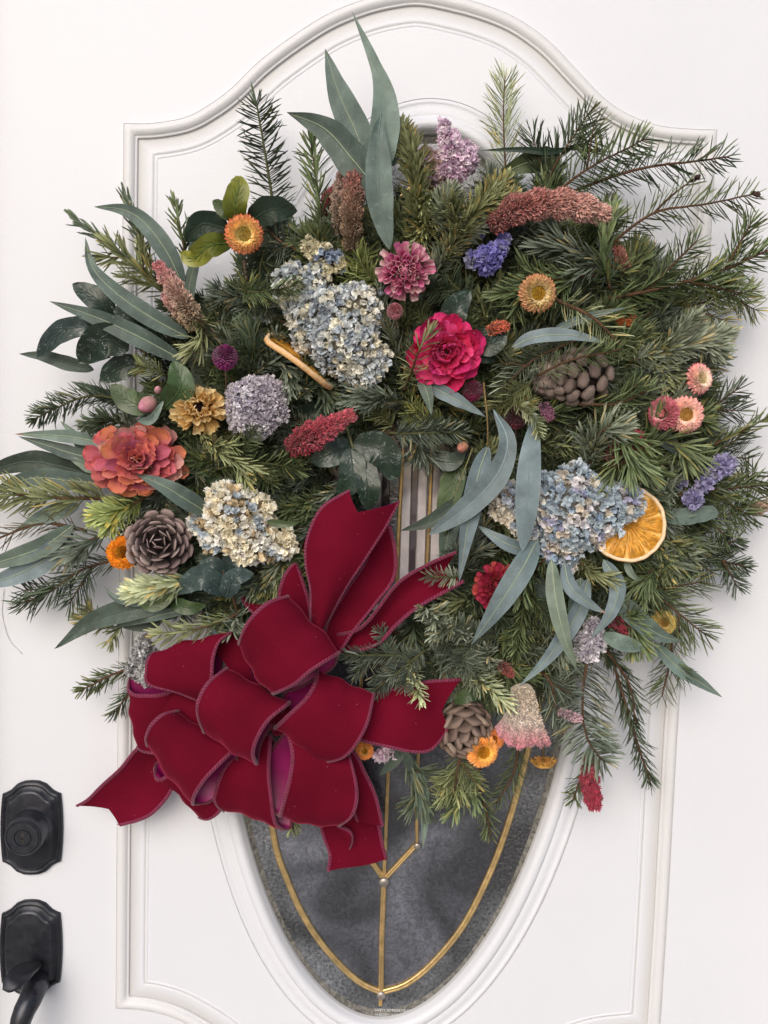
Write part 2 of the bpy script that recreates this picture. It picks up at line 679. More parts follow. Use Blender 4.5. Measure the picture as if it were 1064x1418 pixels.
mm = .001
# moulding round the panel
mo = MB()
prof = [(0, 0), (.3 * mm, -.8 * mm), (1.2 * mm, -.8 * mm), (1.6 * mm, 2.5 * mm), (2.5 * mm, 4.5 * mm), (4.5 * mm, 6.6 * mm), (7 * mm, 7.4 * mm), (9.5 * mm, 7 * mm), (12 * mm, 5 * mm),
        (13.5 * mm, 2.6 * mm), (14 * mm, 1.6 * mm), (15.2 * mm, 2.2 * mm), (16.2 * mm, 1.2 * mm), (16.6 * mm, -1.6 * mm)]
ringsweep(mo, outline, prof)
part('panel_moulding', mo, M_mould, door)
# sunk panel with its raised field
pn = MB()
prof2 = [(16.4 * mm, -1.8 * mm), (17.5 * mm, -2 * mm), (31 * mm, -.6 * mm), (33.5 * mm, -.4 * mm), (34.1 * mm, -1.5 * mm), (35 * mm, -1.5 * mm), (35.6 * mm, .1 * mm), (38.2 * mm, .4 * mm), (38.8 * mm, -.6 * mm), (39.6 * mm, -.6 * mm), (40.1 * mm, .6 * mm)]
fieldring, _ = ringsweep(pn, outline, prof2)


def ellipse(a, b, n=160, cx=.001, cz=-.0105, shear=.0276):
    t = np.linspace(0, 2 * math.pi, n, endpoint=False)
    z = b * np.cos(t)
    return np.stack([cx + a * np.sin(t) + shear * z, cz + z], 1)


EA, EB = .209, .5205
CT = np.array([.001, -.0105])


def ell_at(q, a_, b_):
    """points of the (sheared) ellipse in the directions of q"""
    d = q - CT
    dx, dz = d[:, 0] - .0276 * d[:, 1], d[:, 1]
    k = 1 / np.sqrt((dx / a_) ** 2 + (dz / b_) ** 2)
    return CT + d * k[:, None]


def strip(mb, o, i, y):
    n_ = len(o)
    v_ = np.vstack([np.insert(o, 1, y, 1), np.insert(i, 1, y, 1)])
    k = np.arange(n_)
    mb.add(v_, [np.stack([k, n_ + k, n_ + (k + 1) % n_, (k + 1) % n_], 1)[:, ::-1]], W0)


fr2 = fieldring[:, [0, 2]]
el = ell_at(fr2, EA + .0385, EB + .0385)
strip(pn, fr2, el, -.0006)
part('raised_panel', pn, M_paint, door)
# oval frame
of = MB()
profo = [(0, .6 * mm), (.2 * mm, -.9 * mm), (1.0 * mm, -.9 * mm), (1.3 * mm, 2.0 * mm), (2.5 * mm, 3.6 * mm), (4.5 * mm, 4.2 * mm), (6 * mm, 3.4 * mm), (6.8 * mm, 2.6 * mm), (12 * mm, 4.5 * mm),
         (19 * mm, 7.6 * mm), (20 * mm, 6.8 * mm), (20.8 * mm, 6.9 * mm), (21.5 * mm, 9.0 * mm), (25 * mm, 12.2 * mm), (29 * mm, 13.2 * mm), (32 * mm, 12 * mm), (34.5 * mm, 8.5 * mm), (36 * mm, 4 * mm), (37 * mm, 1 * mm), (38.5 * mm, -2 * mm), (38.7 * mm, -12 * mm)]
ringsweep(of, el, profo)
part('oval_frame', of, M_paint, door)
# door slab face outside the moulding
sb = MB()
xl, xr, zb, zt = -.493, .52, -.86, .80
rect = np.array([(xl, zb), (xl, zt), (xr, zt), (xr, zb)])
d_ = outline - CT
kx = np.where(d_[:, 0] > 0, (xr - CT[0]) / np.maximum(d_[:, 0], 1e-9), (xl - CT[0]) / np.minimum(d_[:, 0], -1e-9))
kz = np.where(d_[:, 1] > 0, (zt - CT[1]) / np.maximum(d_[:, 1], 1e-9), (zb - CT[1]) / np.minimum(d_[:, 1], -1e-9))
ro = CT + d_ * np.minimum(kx, kz)[:, None]
for cc_ in rect:
    ro[np.argmin(np.linalg.norm(ro - cc_, axis=1))] = cc_
strip(sb, ro, outline, 0)
sb.add([(xl, 0, zb), (xl, 0, zt), (xr, 0, zt), (xr, 0, zb), (xl, .045, zb), (xl, .045, zt), (xr, .045, zt), (xr, .045, zb)],
       [[(0, 4, 5, 1), (1, 5, 6, 2), (2, 6, 7, 3), (3, 7, 4, 0), (4, 7, 6, 5)]], W0)
part('door_slab', sb, M_paint, door, smooth=False)

# glass: rim zone hammered, inside glue chip
inner_px = [(594, 236), (500, 330), (430, 460), (385, 620), (362, 800), (362, 960), (376, 1148), (400, 1230), (430, 1290), (465, 1335), (498, 1365), (528, 1379),
            (562, 1368), (598, 1340), (640, 1290), (672, 1230), (700, 1160), (727, 1065), (760, 920), (772, 780), (760, 600), (725, 440), (670, 320)]
ip = catmull(px2(inner_px + inner_px[:1]), 141)[:-1]
ip = ip if True else ip
ipc = ip[::-1]
g1 = MB()
fill(g1, [ellipse(EA - .0001, EB - .0001), ip], .0075)
part('glass_border', g1, M_gham, door)
g2 = MB()
fill(g2, [ip], .0078)
part('glass_pane', g2, M_gchip, door)
# grey sealant seen round the rim
sx = MB()
ringsweep(sx, ellipse(EA, EB), [(-.0005, -6 * mm), (.0015, -6.3 * mm), (.0045, -8.2 * mm), (.0075, -10.2 * mm)])
ms, n, l, p = newmat('old_sealant')
t = noise(n, l, 130, 5, .7, dist=1)
r = ramp(n, l, t.outputs[0], .38, .62, (.06, .06, .055, 1), (.22, .21, .19, 1))
l.new(r.outputs[0], p.inputs['Base Color'])
bump(n, l, t.outputs[0], p, .8, .002)
part('sealant', sx, ms, door)


def came(name, pts, wpx=8, closed=False, dep=-.0065):
    pl = px2(pts, 0)
    c = catmull(pl, max(12, len(pts) * 8))
    c3 = np.insert(c, 1, -dep, 1)
    T = nrm(np.gradient(c3, axis=0))
    N = np.stack([-T[:, 2], np.zeros(len(T)), T[:, 0]], 1)
    w_ = wpx * .00083 / 2
    rows = [(-1, .0008), (-1, -.0008), (-.7, -.0022), (-.15, -.0026), (0, -.0018), (.15, -.0026), (.7, -.0022), (1, -.0008), (1, .0008)]
    G = np.stack([c3 + N * (a * w_) + np.array([0, h, 0]) for a, h in rows], 1)
    mb = MB()
    mb.grid(G, W0)
    part(name, mb, M_brass, door)


def solder(x, y, r=4):
    mb = MB()
    c = P(x, y, -.004)
    k = r * .00083
    prof_ = [(k * math.cos(a), k * .45 * math.sin(a)) for a in np.linspace(0, math.pi / 2, 6)]
    M = np.eye(4)
    M[:3, :3] = np.array([[1, 0, 0], [0, 0, -1], [0, 1, 0]])
    M[:3, 3] = c
    mb.lathe(prof_, W0, 14, M)
    part('solder_joint', mb, M_solder, door)


came('lead_came', inner_px[:12], 9)
came('lead_came', inner_px[11:] + inner_px[:1], 9)
came('lead_came', [(528, 1379), (529, 1300), (532, 1222)], 8)
came('lead_came', [(528, 1379), (527, 1397)], 6)
came('lead_came', [(532, 1222), (536, 1120), (541, 1000), (549, 820), (552, 740), (560, 600)], 5.5)
came('lead_came', [(532, 1222), (556, 1196), (578, 1172)], 8)
came('lead_came', [(532, 1222), (515, 1197), (492, 1165)], 8)
came('lead_came', [(578, 1172), (578, 1120), (583, 950), (593, 760), (598, 640), (600, 560)], 5)
came('lead_came', [(492, 1165), (496, 1100), (500, 950), (507, 800), (515, 640)], 5)
came('lead_came', [(566, 640), (580, 615), (598, 600)], 6)
for s in ((528, 1379, 6.5), (532, 1222, 7.5), (578, 1172, 5), (492, 1165, 5)):
    solder(*s)
# bevelled strips of the centre, seen through the hole of the wreath
for x0, x1, y0, y1, mt in ((517, 530, 655, 900, M_gclear), (530, 541, 655, 900, M_gdark), (558, 571, 640, 900, M_gclear), (571, 580, 640, 900, M_gdark),
                           (580, 593, 640, 900, M_gclear), (600, 616, 640, 900, M_gclear), (616, 628, 640, 900, M_gdark)):
    a, b, c, d = P(x0, y0, -.0065), P(x1, y0, -.0065), P(x1 - 8, y1, -.0065), P(x0 - 8, y1, -.0065)
    mb = MB()
    e = .0009
    v = [a + (0, .001, 0), b + (0, .001, 0), c + (0, .001, 0), d + (0, .001, 0), a + (e, -e, -e), b + (-e, -e * 1.4, -e), c + (-e, -e * 1.4, e), d + (e, -e, e)]
    mb.add(v, [[(4, 7, 6, 5), (0, 4, 5, 1), (1, 5, 6, 2), (2, 6, 7, 3), (3, 7, 4, 0)]], W0)
    part('bevelled_pane', mb, mt, door, smooth=False)
# etched lines of tiny lettering at the foot of the pane
for txt, x, y, s in (('SAFETY TEMPERED GLASS', 519, 1400.5, .0048), ('ANSI Z97.1 16 CFR', 519, 1407, .0048)):
    cu = bpy.data.curves.new('etched_text', 'FONT')
    cu.body = txt
    cu.size = s
    cu.space_character = .8
    cu.extrude = .00005
    to = bpy.data.objects.new('etched_text', cu)
    sc.collection.objects.link(to)
    bpy.context.view_layer.update()
    me = bpy.data.meshes.new_from_object(to)
    bpy.data.objects.remove(to)
    me.materials.clear()
    mt_, n, l, p = newmat('white_etching')
    t = noise(n, l, 800, 2)
    r = ramp(n, l, t.outputs[0], .3, .7, (.5, .52, .55, 1), (.7, .7, .72, 1))
    l.new(r.outputs[0], p.inputs['Base Color'])
    me.materials.append(mt_)
    M = Matrix.Translation(Vector(P(x, y, -.0036)) - Vector(door.location)) @ Matrix.Rotation(math.pi / 2, 4, 'X')
    piece('etched_text', me, door, M)

# door frame standing proud at the left and right, out of view, added to shade the door's edges
for nm, x0, x1 in (('door_frame', -.60, -.497), ('door_frame', .524, .62)):
    mb = MB()
    y0, y1 = -.055, .06
    v = [(x, y, z) for z in (-1.35, 1.1) for x, y in ((x0, y0), (x1 - .012 if x0 < 0 else x1, y0), (x1, y0 + .012), (x1, y1), (x0, y1))]
    f = [(i, (i + 1) % 5, (i + 1) % 5 + 5, i + 5) for i in range(5)]
    mb.add(v, [f], W0)
    struct(nm, mb, M_trim, False)


# ---- deadbolt and handle set
def plate_outline(cx, cy, hw, hh, k=1.0):
    """scalloped escutcheon: curved sides, ogee crown top and bottom (px)"""
    pts = []
    topc = [(-1, .72), (-.9, .74), (-.72, .80), (-.5, .93), (-.25, .99), (0, 1.0), (.25, .99), (.5, .93), (.72, .80), (.9, .74), (1, .72)]
    for a, b in topc:
        pts.append((a * .93, b))
    for t in np.linspace(.6, -.6, 9):
        pts.append((.93 + .07 * (1 - (t / .72) ** 2), t))
    for a, b in topc[::-1]:
        pts.append((a * .93, -b))
    for t in np.linspace(-.6, .6, 9):
        pts.append((-.93 - .07 * (1 - (t / .72) ** 2), t))
    q = px2([(cx + a * hw, cy - b * hh) for a, b in pts])
    return q


def escutcheon(parent, cx, cy, hw, hh):
    o = plate_outline(cx, cy, hw, hh)
    c = o.mean(0)
    mb = MB()
    prof_ = [(1.0, 0), (1.0, .003), (.985, .0045), (.93, .006), (.90, .0062), (.885, .0045), (.87, .0045), (.80, .009), (.77, .0105), (.745, .0108)]
    rr = []
    for s, h in prof_:
        q = c + (o - c) * s
        q = c + (o - c) * np.array([1 - (1 - s) * 1.25, 1 - (1 - s) * .85])
        rr.append(np.insert(q, 1, -h, 1))
    G = np.stack(rr, 0)
    n = G.shape[1]
    i = np.arange(len(rr) - 1)[:, None] * n
    j = np.arange(n)[None]
    q = np.stack([i + j, i + n + j, i + n + (j + 1) % n, i + (j + 1) % n], -1).reshape(-1, 4)[:, ::-1]
    mb.add(G.reshape(-1, 3), [q[:n * 7]], W0, 0)
    mb.f.append((q[n * 7:] + 0, 1))
    ctr = np.array([[c[0], -.0110, c[1]]])
    mb.add(ctr, [], W0)
    ci = mb.n - 1
    b = (len(rr) - 1) * n
    mb.f.append((np.array([[b + k, b + (k + 1) % n, ci] for k in range(n)]), 0))
    me = part('plate', mb, [M_bronze, M_bronze2], door, parent=parent)
    return me


db = bpy.data.objects.new('deadbolt', None)
sc.collection.objects.link(db)
db.parent = door
escutcheon(db, 45, 1145, 43, 65)


def fr(x, y, d, tx=0, tz=0, spin=0, tocam=True):
    """frame at a surveyed point: local Z faces out (tilted by tx right, tz up), unit = one photo pixel there"""
    c = P(x, y, d)
    u = upx(c)
    z = nrm(CAM - c) if tocam else np.array([0, -1.0, 0])
    z = nrm(z + tx * np.array([1, 0, 0]) + tz * np.array([0, 0, 1.0]))
    x_ = nrm(np.cross([0, 0, 1.0], z))
    if abs(z[2]) > .98:
        x_ = np.array([1.0, 0, 0])
    y_ = np.cross(z, x_)
    cs, sn = math.cos(spin), math.sin(spin)
    X = x_ * cs + y_ * sn
    Y = -x_ * sn + y_ * cs
    M = np.eye(4)
    M[:3, 0], M[:3, 1], M[:3, 2], M[:3, 3] = X * u, Y * u, z * u, c
    return M


cyl = MB()
M = fr(44, 1146, 0, tocam=False)
M[:3, 3] = P(45, 1146, .009)
cyl.lathe([(30, 0), (30, 2), (28, 4), (27, 8), (26, 24), (25, 29), (23.4, 31), (22.6, 31), (22, 30), (21.5, 30), (21, 31), (11.6, 31.2), (11.2, 29.6), (10.8, 29.6), (10.4, 31), (0, 31)], W0, 64, M)
part('cylinder', cyl, M_bronze2, door, parent=db, smooth=False)
kw = MB()
for dx, dy, a, b in ((0, 3, 1.6, 4.5), (-.8, -2, 1.2, 3), (1, -4, 1.2, 3)):
    for s in (0,):
        cc = np.array([dx, dy, 31.5])
        v = np.array([(-a, -b, 0), (a, -b, 0), (a, b, 0), (-a, b, 0), (-a, -b, -2), (a, -b, -2), (a, b, -2), (-a, b, -2)]) + cc
        kw.add(v @ M[:3, :3].T + M[:3, 3], [[(0, 1, 2, 3), (4, 5, 1, 0), (5, 6, 2, 1), (6, 7, 3, 2), (7, 4, 0, 3)]], W0)
part('keyway', kw, M_key, door, parent=db, smooth=False)
hs = bpy.data.objects.new('handle_set', None)
sc.collection.objects.link(hs)
hs.parent = door
escutcheon(hs, 44, 1311, 43, 66)
# thumb latch
tl = MB()
a = P(43, 1343, .012)
b = P(22, 1366, .052)
pt = catmull([P(52, 1334, .010), P(38, 1342, .036), P(20, 1358, .064), P(6, 1371, .070)], 24)
wd = np.interp(np.linspace(0, 1, 24), [0, .15, .4, .7, .88, .96, 1], [6, 12, 17, 18, 13, 8, .5]) * .0008
T = nrm(np.gradient(pt, axis=0))
S = nrm(np.cross(T, [0, -1.0, 0.9]))
Up = np.cross(S, T)
G = np.stack([pt + S * (w_ * math.cos(a))[:, None] + Up * (-.0045 * math.sin(a) + .0015 * math.cos(a) ** 2) for a in np.linspace(0, 2 * math.pi, 17) for w_ in [wd]], 1)
tl.grid(G, W0)
part('thumb_latch', tl, M_bronze, door, parent=hs)
# pull
pl = MB()
pt = catmull([P(50, 1360, .010), P(48, 1368, .026), P(42, 1384, .042), P(28, 1418, .055), P(18, 1500, .066), P(20, 1600, .062), P(40, 1660, .03), P(44, 1670, .0)], 40)
rad = np.interp(np.linspace(0, 1, 40), [0, .08, .2, .6, 1], [20, 17, 13.5, 12, 16]) * .0008
pl.tube(pt, rad, W0, 16)
part('pull', pl, M_bronze2, door, parent=hs)

# ================================================================== VELVET BOW
bow = empty('velvet_bow', 'large wine red velvet bow with pink stitched edges, at the lower left of the wreath', 'bow', P(385, 990, .06))


def wob(p, amp, seed=0, f=30):
    """smooth folds: a displacement field from a few sines"""
    q = p * f
    s = seed * 1.7
    return amp * (np.sin(q[..., 0] * 1.3 + q[..., 2] * .7 + s) + .6 * np.sin(q[..., 2] * 2.1 - q[..., 0] * .9 + 2 * s) + .4 * np.sin(q[..., 0] * 3.3 + q[..., 2] * 2.7 + s * 3))


def gnorm(G, wrap=False):
    if wrap:
        du = np.roll(G, -1, 0) - np.roll(G, 1, 0)
    else:
        du = np.gradient(G, axis=0)
    dv = np.gradient(G, axis=1)
    return nrm(np.cross(du, dv))


def ribbon(name, G, wrap=False, out=None, inner=True, edges=(True, True), ewpx=3.9, label=None, satin_in=True):
    """two-sided ribbon from a grid (u along, v across), stitched band down both edges"""
    N = gnorm(G, wrap)
    # outward side: towards the camera on the front part
    n = G.shape[0]
    fr_ = N[: n // 2] if wrap else N
    g_ = G[: n // 2] if wrap else G
    sgn = np.sign((fr_ * nrm(CAM - g_)).sum(-1).mean())
    N = N * sgn
    th = .0006
    mb = MB()
    mb.grid(G + N * th, W0, 0, wrap, flip=(sgn < 0))
    mb.grid(G - N * th, W0, 1, wrap, flip=(sgn > 0))
    o = part(name, mb, [M_vel, M_sat], bow, label)
    # stitched edges
    for side, on in zip((0, -1), edges):
        if not on:
            continue
        e = G[:, side]
        inn = G[:, 1 if side == 0 else -2]
        ee = np.vstack([e, e[:1]]) if wrap else e
        ii = np.vstack([inn, inn[:1]]) if wrap else inn
        nn = np.vstack([N[:, side], N[:1, side]]) if wrap else N[:, side]
        s = np.concatenate([[0], np.cumsum(np.linalg.norm(np.diff(ee, axis=0), axis=1))])
        pitch = .0036
        m = max(4, int(s[-1] / pitch))
        u = np.linspace(0, s[-1], m * 2 + 1)
        f = lambda A: np.stack([np.interp(u, s, A[:, k]) for k in range(3)], 1)
        E_, I_, N_ = f(ee), f(ii), nrm(f(nn))
        Dn = nrm(I_ - E_)
        wd = ewpx * .00074
        # base band wrapped over the edge
        rows = [E_ + Dn * wd * 1.02 + N_ * .0009, E_ + Dn * wd * .5 + N_ * .0015, E_ + N_ * .0013 - Dn * .0004, E_ - Dn * .0011, E_ - N_ * .0013 - Dn * .0004, E_ + Dn * wd * .8 - N_ * .0009]
        sb_ = MB()
        G2 = np.stack(rows, 1)
        sb_.grid(G2, np.array([.115, .006, .032]))
        # whip stitches
        T = nrm(np.gradient(E_, axis=0))
        c = E_[1::2]
        k = len(c)
        t_, d_, n_ = T[1::2], Dn[1::2], N_[1::2]
        hw = pitch * .30
        V = []
        for (dd, hh, sl_) in ((-.0011, 0, -.2), (0, .0016, 0), (wd * .5, .0019, .35), (wd * .98, .0012, .7)):
            ctr = c + d_ * dd + n_ * hh + t_ * (sl_ * pitch)
            V += [ctr - t_ * hw, ctr + n_ * .0004, ctr + t_ * hw]
        V = np.stack(V, 1)
        q = []
        o_ = np.arange(k)[:, None] * 12
        for r_ in range(3):
            for s_ in (0, 1):
                q.append(np.hstack([o_ + 3 * r_ + s_, o_ + 3 * r_ + s_ + 1, o_ + 3 * r_ + 4 + s_, o_ + 3 * r_ + 3 + s_]))
        cc = np.tile(np.array([.215, .018, .066]), (k * 12, 1)) * (1 + RNG.normal(0, .1, (k, 1)).repeat(12, 0))
        sb_.add(V.reshape(-1, 3), [np.vstack(q)], cc)
        part('stitched_edge', sb_, M_stitch, bow, parent=o)
    return o


def arc(pts, d0, h, n, front=True, flat=0.0):
    """front arc of a loop: pixel polyline -> 3-D with elliptical depth"""
    th = np.linspace(0, math.pi, n)
    t = (1 - np.cos(th)) / 2
    t = t * .55 + np.linspace(0, 1, n) * .45
    p = catmull(np.array(pts, float), 200)
    idx = t * 199
    x = np.interp(idx, np.arange(200), p[:, 0])
    y = np.interp(idx, np.arange(200), p[:, 1])
    if np.ndim(d0):
        dd = d0[0] * (1 - t) + d0[1] * t
    else:
        dd = np.full(n, d0)
    dep = dd + h * np.sin(th) ** .8
    return np.array([P(a, b, c) for a, b, c in zip(x, y, dep)])


def loop(A, B, dA, dB, h=.022, hb=.02, backA=None, backB=None, belly=.0015, seed=0, name='loop', label=None, nf=30, nb=18, nv=18, folds=.0018, edges=(True, True), taper=.75):
    """a ribbon loop seen over its back: stitched rims A and B (pixel polylines, same direction)"""
    def ring(F, d, back):
        front = arc(F, d, h, nf)
        if back is None:
            c0, c1 = np.array(F[0], float), np.array(F[-1], float)
            q = catmull(np.array(F, float), 5)
            ch = np.array([c0 * (1 - t) + c1 * t for t in np.linspace(0, 1, 5)])
            bk = q * .55 + ch * .45
        else:
            bk = back
        b_ = arc(bk, d, -hb, nb)[::-1][1:-1]
        return np.vstack([front, b_])
    RA, RB = ring(A, dA, backA), ring(B, dB, backB)
    v = np.linspace(0, 1, nv)
    v = np.concatenate([[0, .03], v[1:-1] * .94 + .03, [.97, 1]])
    G = RA[:, None] * (1 - v)[None, :, None] + RB[:, None] * v[None, :, None]
    cen = G.mean(0, keepdims=True)
    rad = nrm(G - cen)
    G = G + rad * (belly * np.sin(math.pi * v) ** .8)[None, :, None]
    G = G + rad * (wob(G, folds, seed, 34) * (np.sin(math.pi * np.clip(v, .04, .96)) ** .5)[None])[..., None]
    # pinches where the ribbon turns over
    ng = len(RA)
    th_ = np.concatenate([np.linspace(0, math.pi, nf), np.linspace(math.pi, 2 * math.pi, nb)[1:-1]])[:ng]
    pinch = np.abs(np.cos(th_)) ** 4
    G = G + rad * (.0016 * pinch[:, None] * np.sin(2 * math.pi * (2.2 * v + seed * .37))[None] * (np.sin(math.pi * np.clip(v, .05, .95)))[None])[..., None]
    return ribbon(name, G, True, edges=edges, label=label)


def tail(S1, S2, D, belly=.0015, seed=0, name='tail', label=None, notch=0.0, n=40, nv=15, folds=.0030, edges=(True, True), cup=None):
    """a flat streamer: two side polylines in pixels, D = depths along it"""
    def side(S):
        p = catmull(np.array(S, float), n)
        dd = np.interp(np.linspace(0, 1, n), np.linspace(0, 1, len(D)), D)
        return np.array([P(a, b, c) for (a, b), c in zip(p, dd)])
    A, B = side(S1), side(S2)
    if cup:
        A = A + np.array([0, -1, 0]) * np.linspace(cup[0], cup[1], n)[:, None]
    v = np.linspace(0, 1, nv)
    v = np.concatenate([[0, .03], v[1:-1], [.97, 1]])
    G = A[:, None] * (1 - v)[None, :, None] + B[:, None] * v[None, :, None]
    N = gnorm(G)
    N *= np.sign((N * nrm(CAM - G)).sum(-1).mean())
    G = G + N * (belly * np.sin(math.pi * v))[None, :, None]
    G = G + N * wob(G, folds, seed, 26)[..., None] * np.linspace(.3, 1, n)[:, None, None]
    if notch:
        k = 1 - 2 * np.abs(v - .5)
        T = np.gradient(G, axis=0)
        L = np.linalg.norm(A[-1] - A[0])
        for j in range(G.shape[1]):
            col = G[:, j].copy()
            u = np.linspace(0, 1 - notch * k[j], n) * (n - 1)
            G[:, j] = np.stack([np.interp(u, np.arange(n), col[:, c]) for c in range(3)], 1)
    return ribbon(name, G, False, edges=edges, label=label)


# --- tails behind
tail([(235, 1010), (192, 1034), (166, 1064), (139, 1089), (120, 1108), (105, 1117)], [(262, 1060), (245, 1082), (232, 1105), (211, 1127), (190, 1138), (166, 1144)], [.055, .05, .045, .042, .038], belly=-.007, seed=1, notch=.08, label='streamer pointing down to the left', folds=.002)
tail([(450, 880), (500, 868), (550, 808), (593, 781), (632, 764)], [(470, 905), (494, 902), (525, 892), (548, 868), (580, 842), (643, 806)], [.085, .095, .10, .098, .095], belly=-.012, seed=2, notch=.10, label='streamer reaching up to the right', folds=.0015)
tail([(470, 975), (505, 962), (545, 953), (590, 945), (640, 941)], [(470, 1015), (500, 1025), (540, 1034), (572, 1041), (597, 1038), (621, 1011)], [.085, .088, .09, .092, .09], belly=.0015, seed=3, notch=.13, label='streamer pointing right beside the pine cone')
tail([(470, 1030), (491, 1041), (505, 1067), (521, 1100), (531, 1140)], [(440, 1060), (470, 1085), (485, 1110), (492, 1128), (494, 1134)], [.08, .076, .07, .066], belly=.0015, seed=4, label='short streamer at the lower right')
tail([(470, 1090), (445, 1135), (448, 1160), (456, 1182), (454, 1204)], [(510, 1085), (520, 1125), (526, 1145), (530, 1165), (536, 1187)], [.062, .06, .055, .05, .048], belly=.0015, seed=5, label='lowest streamer, hanging over the glass')
tail([(470, 1150), (476, 1153), (482, 1162), (481, 1173)], [(466, 1143), (484, 1150), (488, 1162), (484, 1174)], [.07, .07, .066], belly=.0015, seed=6, folds=.0002, nv=5, edges=(False, True), name='curled_ribbon_end')
tail([(445, 930), (450, 870), (478, 818), (506, 775), (520, 720)], [(470, 905), (490, 876), (522, 836), (546, 802), (549, 768), (541, 728)], [.09, .095, .095, .09, .085], belly=-.006, seed=7, label='shaded streamer behind the fishtail end', folds=.004)
tail([(430, 900), (431, 850), (430, 815), (423, 780), (425, 745), (445, 703), (484, 679)], [(442, 885), (447, 872), (477, 818), (505, 776), (531, 736), (544, 712), (553, 694)], [.10, .108, .112, .113, .11, .107], belly=.010, seed=8, notch=.145, label='fishtail end pointing up', folds=.002)
tail([(440, 860), (430, 800), (424, 770), (428, 742)], [(425, 860), (424, 830), (415, 790), (410, 715)], [.06, .058, .055], belly=.0015, seed=9, edges=(False, False), name='inner_ribbon')
tail([(420, 880), (388, 835), (390, 806), (401, 786), (409, 781)], [(436, 880), (432, 855), (428, 830), (420, 803), (412, 782)], [.075, .078, .08, .078], belly=.0015, seed=10, label='small peaked loop above the knot')
tail([(378, 870), (352, 850), (340, 838), (333, 823)], [(400, 850), (378, 838), (352, 837), (337, 824)], [.065, .065, .06], belly=.0015, seed=11, edges=(True, False), name='ribbon_tip')

# --- loops, back to front
loop([(177, 956), (186, 962), (202, 963), (225, 961), (248, 952)], [(191, 1036), (198, 1041), (212, 1044), (230, 1045), (262, 1040)], .058, .055, h=.010, hb=.012,
     backA=[(177, 956), (178, 940), (186, 932), (212, 940), (248, 952)], belly=.0015, seed=12, label='loop at the far left edge')
loop([(213, 1064), (214, 1076), (222, 1080), (236, 1070), (270, 1045)], [(278, 1133), (290, 1134), (304, 1124), (313, 1108), (330, 1080)], .060, .062, h=.012, hb=.012,
     backA=[(213, 1064), (216, 1057), (226, 1053), (245, 1052), (270, 1045)], belly=.0015, seed=13, label='small loop under the lower left')
loop([(308, 1122), (299, 1113), (297, 1099), (312, 1062), (345, 1030)], [(392, 1148), (383, 1140), (378, 1118), (374, 1075), (376, 1020)], .072, .078, h=.016, hb=.014, belly=.0015, seed=14,
     backB=[(392, 1148), (404, 1144), (402, 1110), (395, 1060), (376, 1020)], label='wide low loop', folds=.003)
loop([(287, 1016), (285, 980), (250, 960), (205, 948), (201, 928), (205, 910), (215, 903)], [(330, 1000), (330, 970), (300, 950), (296, 925), (298, 905), (305, 888), (321, 875)], .078, .088, h=.012, hb=.02, belly=.0015, seed=15, nf=40,
     label='large loop at the upper left', folds=.002)
tail([(345, 1000), (315, 925), (300, 905), (306, 885), (322, 876)], [(375, 960), (352, 940), (345, 920), (334, 900), (330, 885)], [.085, .082, .08, .078], belly=-.004, seed=16, edges=(False, False), name='inner_ribbon')
loop([(204, 1031), (202, 1020), (210, 1003), (226, 989), (245, 985)], [(268, 1114), (271, 1101), (286, 1078), (306, 1057), (326, 1038)], .088, .098, h=.018, hb=.018, belly=.0015, seed=17,
     backB=[(268, 1114), (290, 1111), (315, 1091), (331, 1068), (326, 1038)], label='barrel shaped loop at the lower left, open at its end')
loop([(387, 1130), (394, 1103), (401, 1074), (404, 1044), (397, 1012)], [(471, 1143), (488, 1130), (496, 1108), (494, 1082), (484, 1045)], .092, .092, h=.016, hb=.016, belly=.0015, seed=18, folds=.0025,
     backA=[(387, 1130), (379, 1122), (374, 1090), (371, 1050), (397, 1012)], label='bottom loop showing satin inside')
loop([(282, 1013), (274, 990), (275, 970), (288, 945), (312, 926)], [(357, 1057), (352, 1042), (358, 1020), (374, 996), (403, 973)], .105, .112, h=.022, hb=.02, belly=.0015, seed=19,
     label='middle loop in front')
loop([(379, 1009), (398, 990), (422, 967), (435, 945), (438, 928)], [(452, 1054), (478, 1047), (496, 1027), (511, 1000), (519, 961)], .105, .098, h=.020, hb=.02, belly=.0015, seed=20,
     backA=[(379, 1009), (385, 982), (398, 957), (416, 938), (438, 928)], label='right hand loop', folds=.0032)
loop([(331, 890), (338, 870), (352, 850), (372, 833), (398, 825)], [(380, 961), (408, 948), (430, 930), (450, 917), (469, 906)], .122, .125, h=.022, hb=.022, belly=.0025, seed=21,
     backB=[(380, 961), (415, 953), (440, 938), (462, 924), (469, 906)], label='top loop, largest and foremost', folds=.002)
tail([(300, 1040), (262, 1012), (226, 985)], [(345, 1010), (315, 955), (262, 925)], [.085, .082, .078], belly=-.002, seed=22, edges=(False, False), name='inner_ribbon')
# knot
kb = MB()
for i in range(3):
    pp = catmull([P(372 + i * 9, 975, .07), P(380 + i * 8, 990, .095), P(384 + i * 8, 1012, .07)], 14)
    kb.tube(pp, .0065, W0, 10)
part('knot', kb, M_vel, bow)

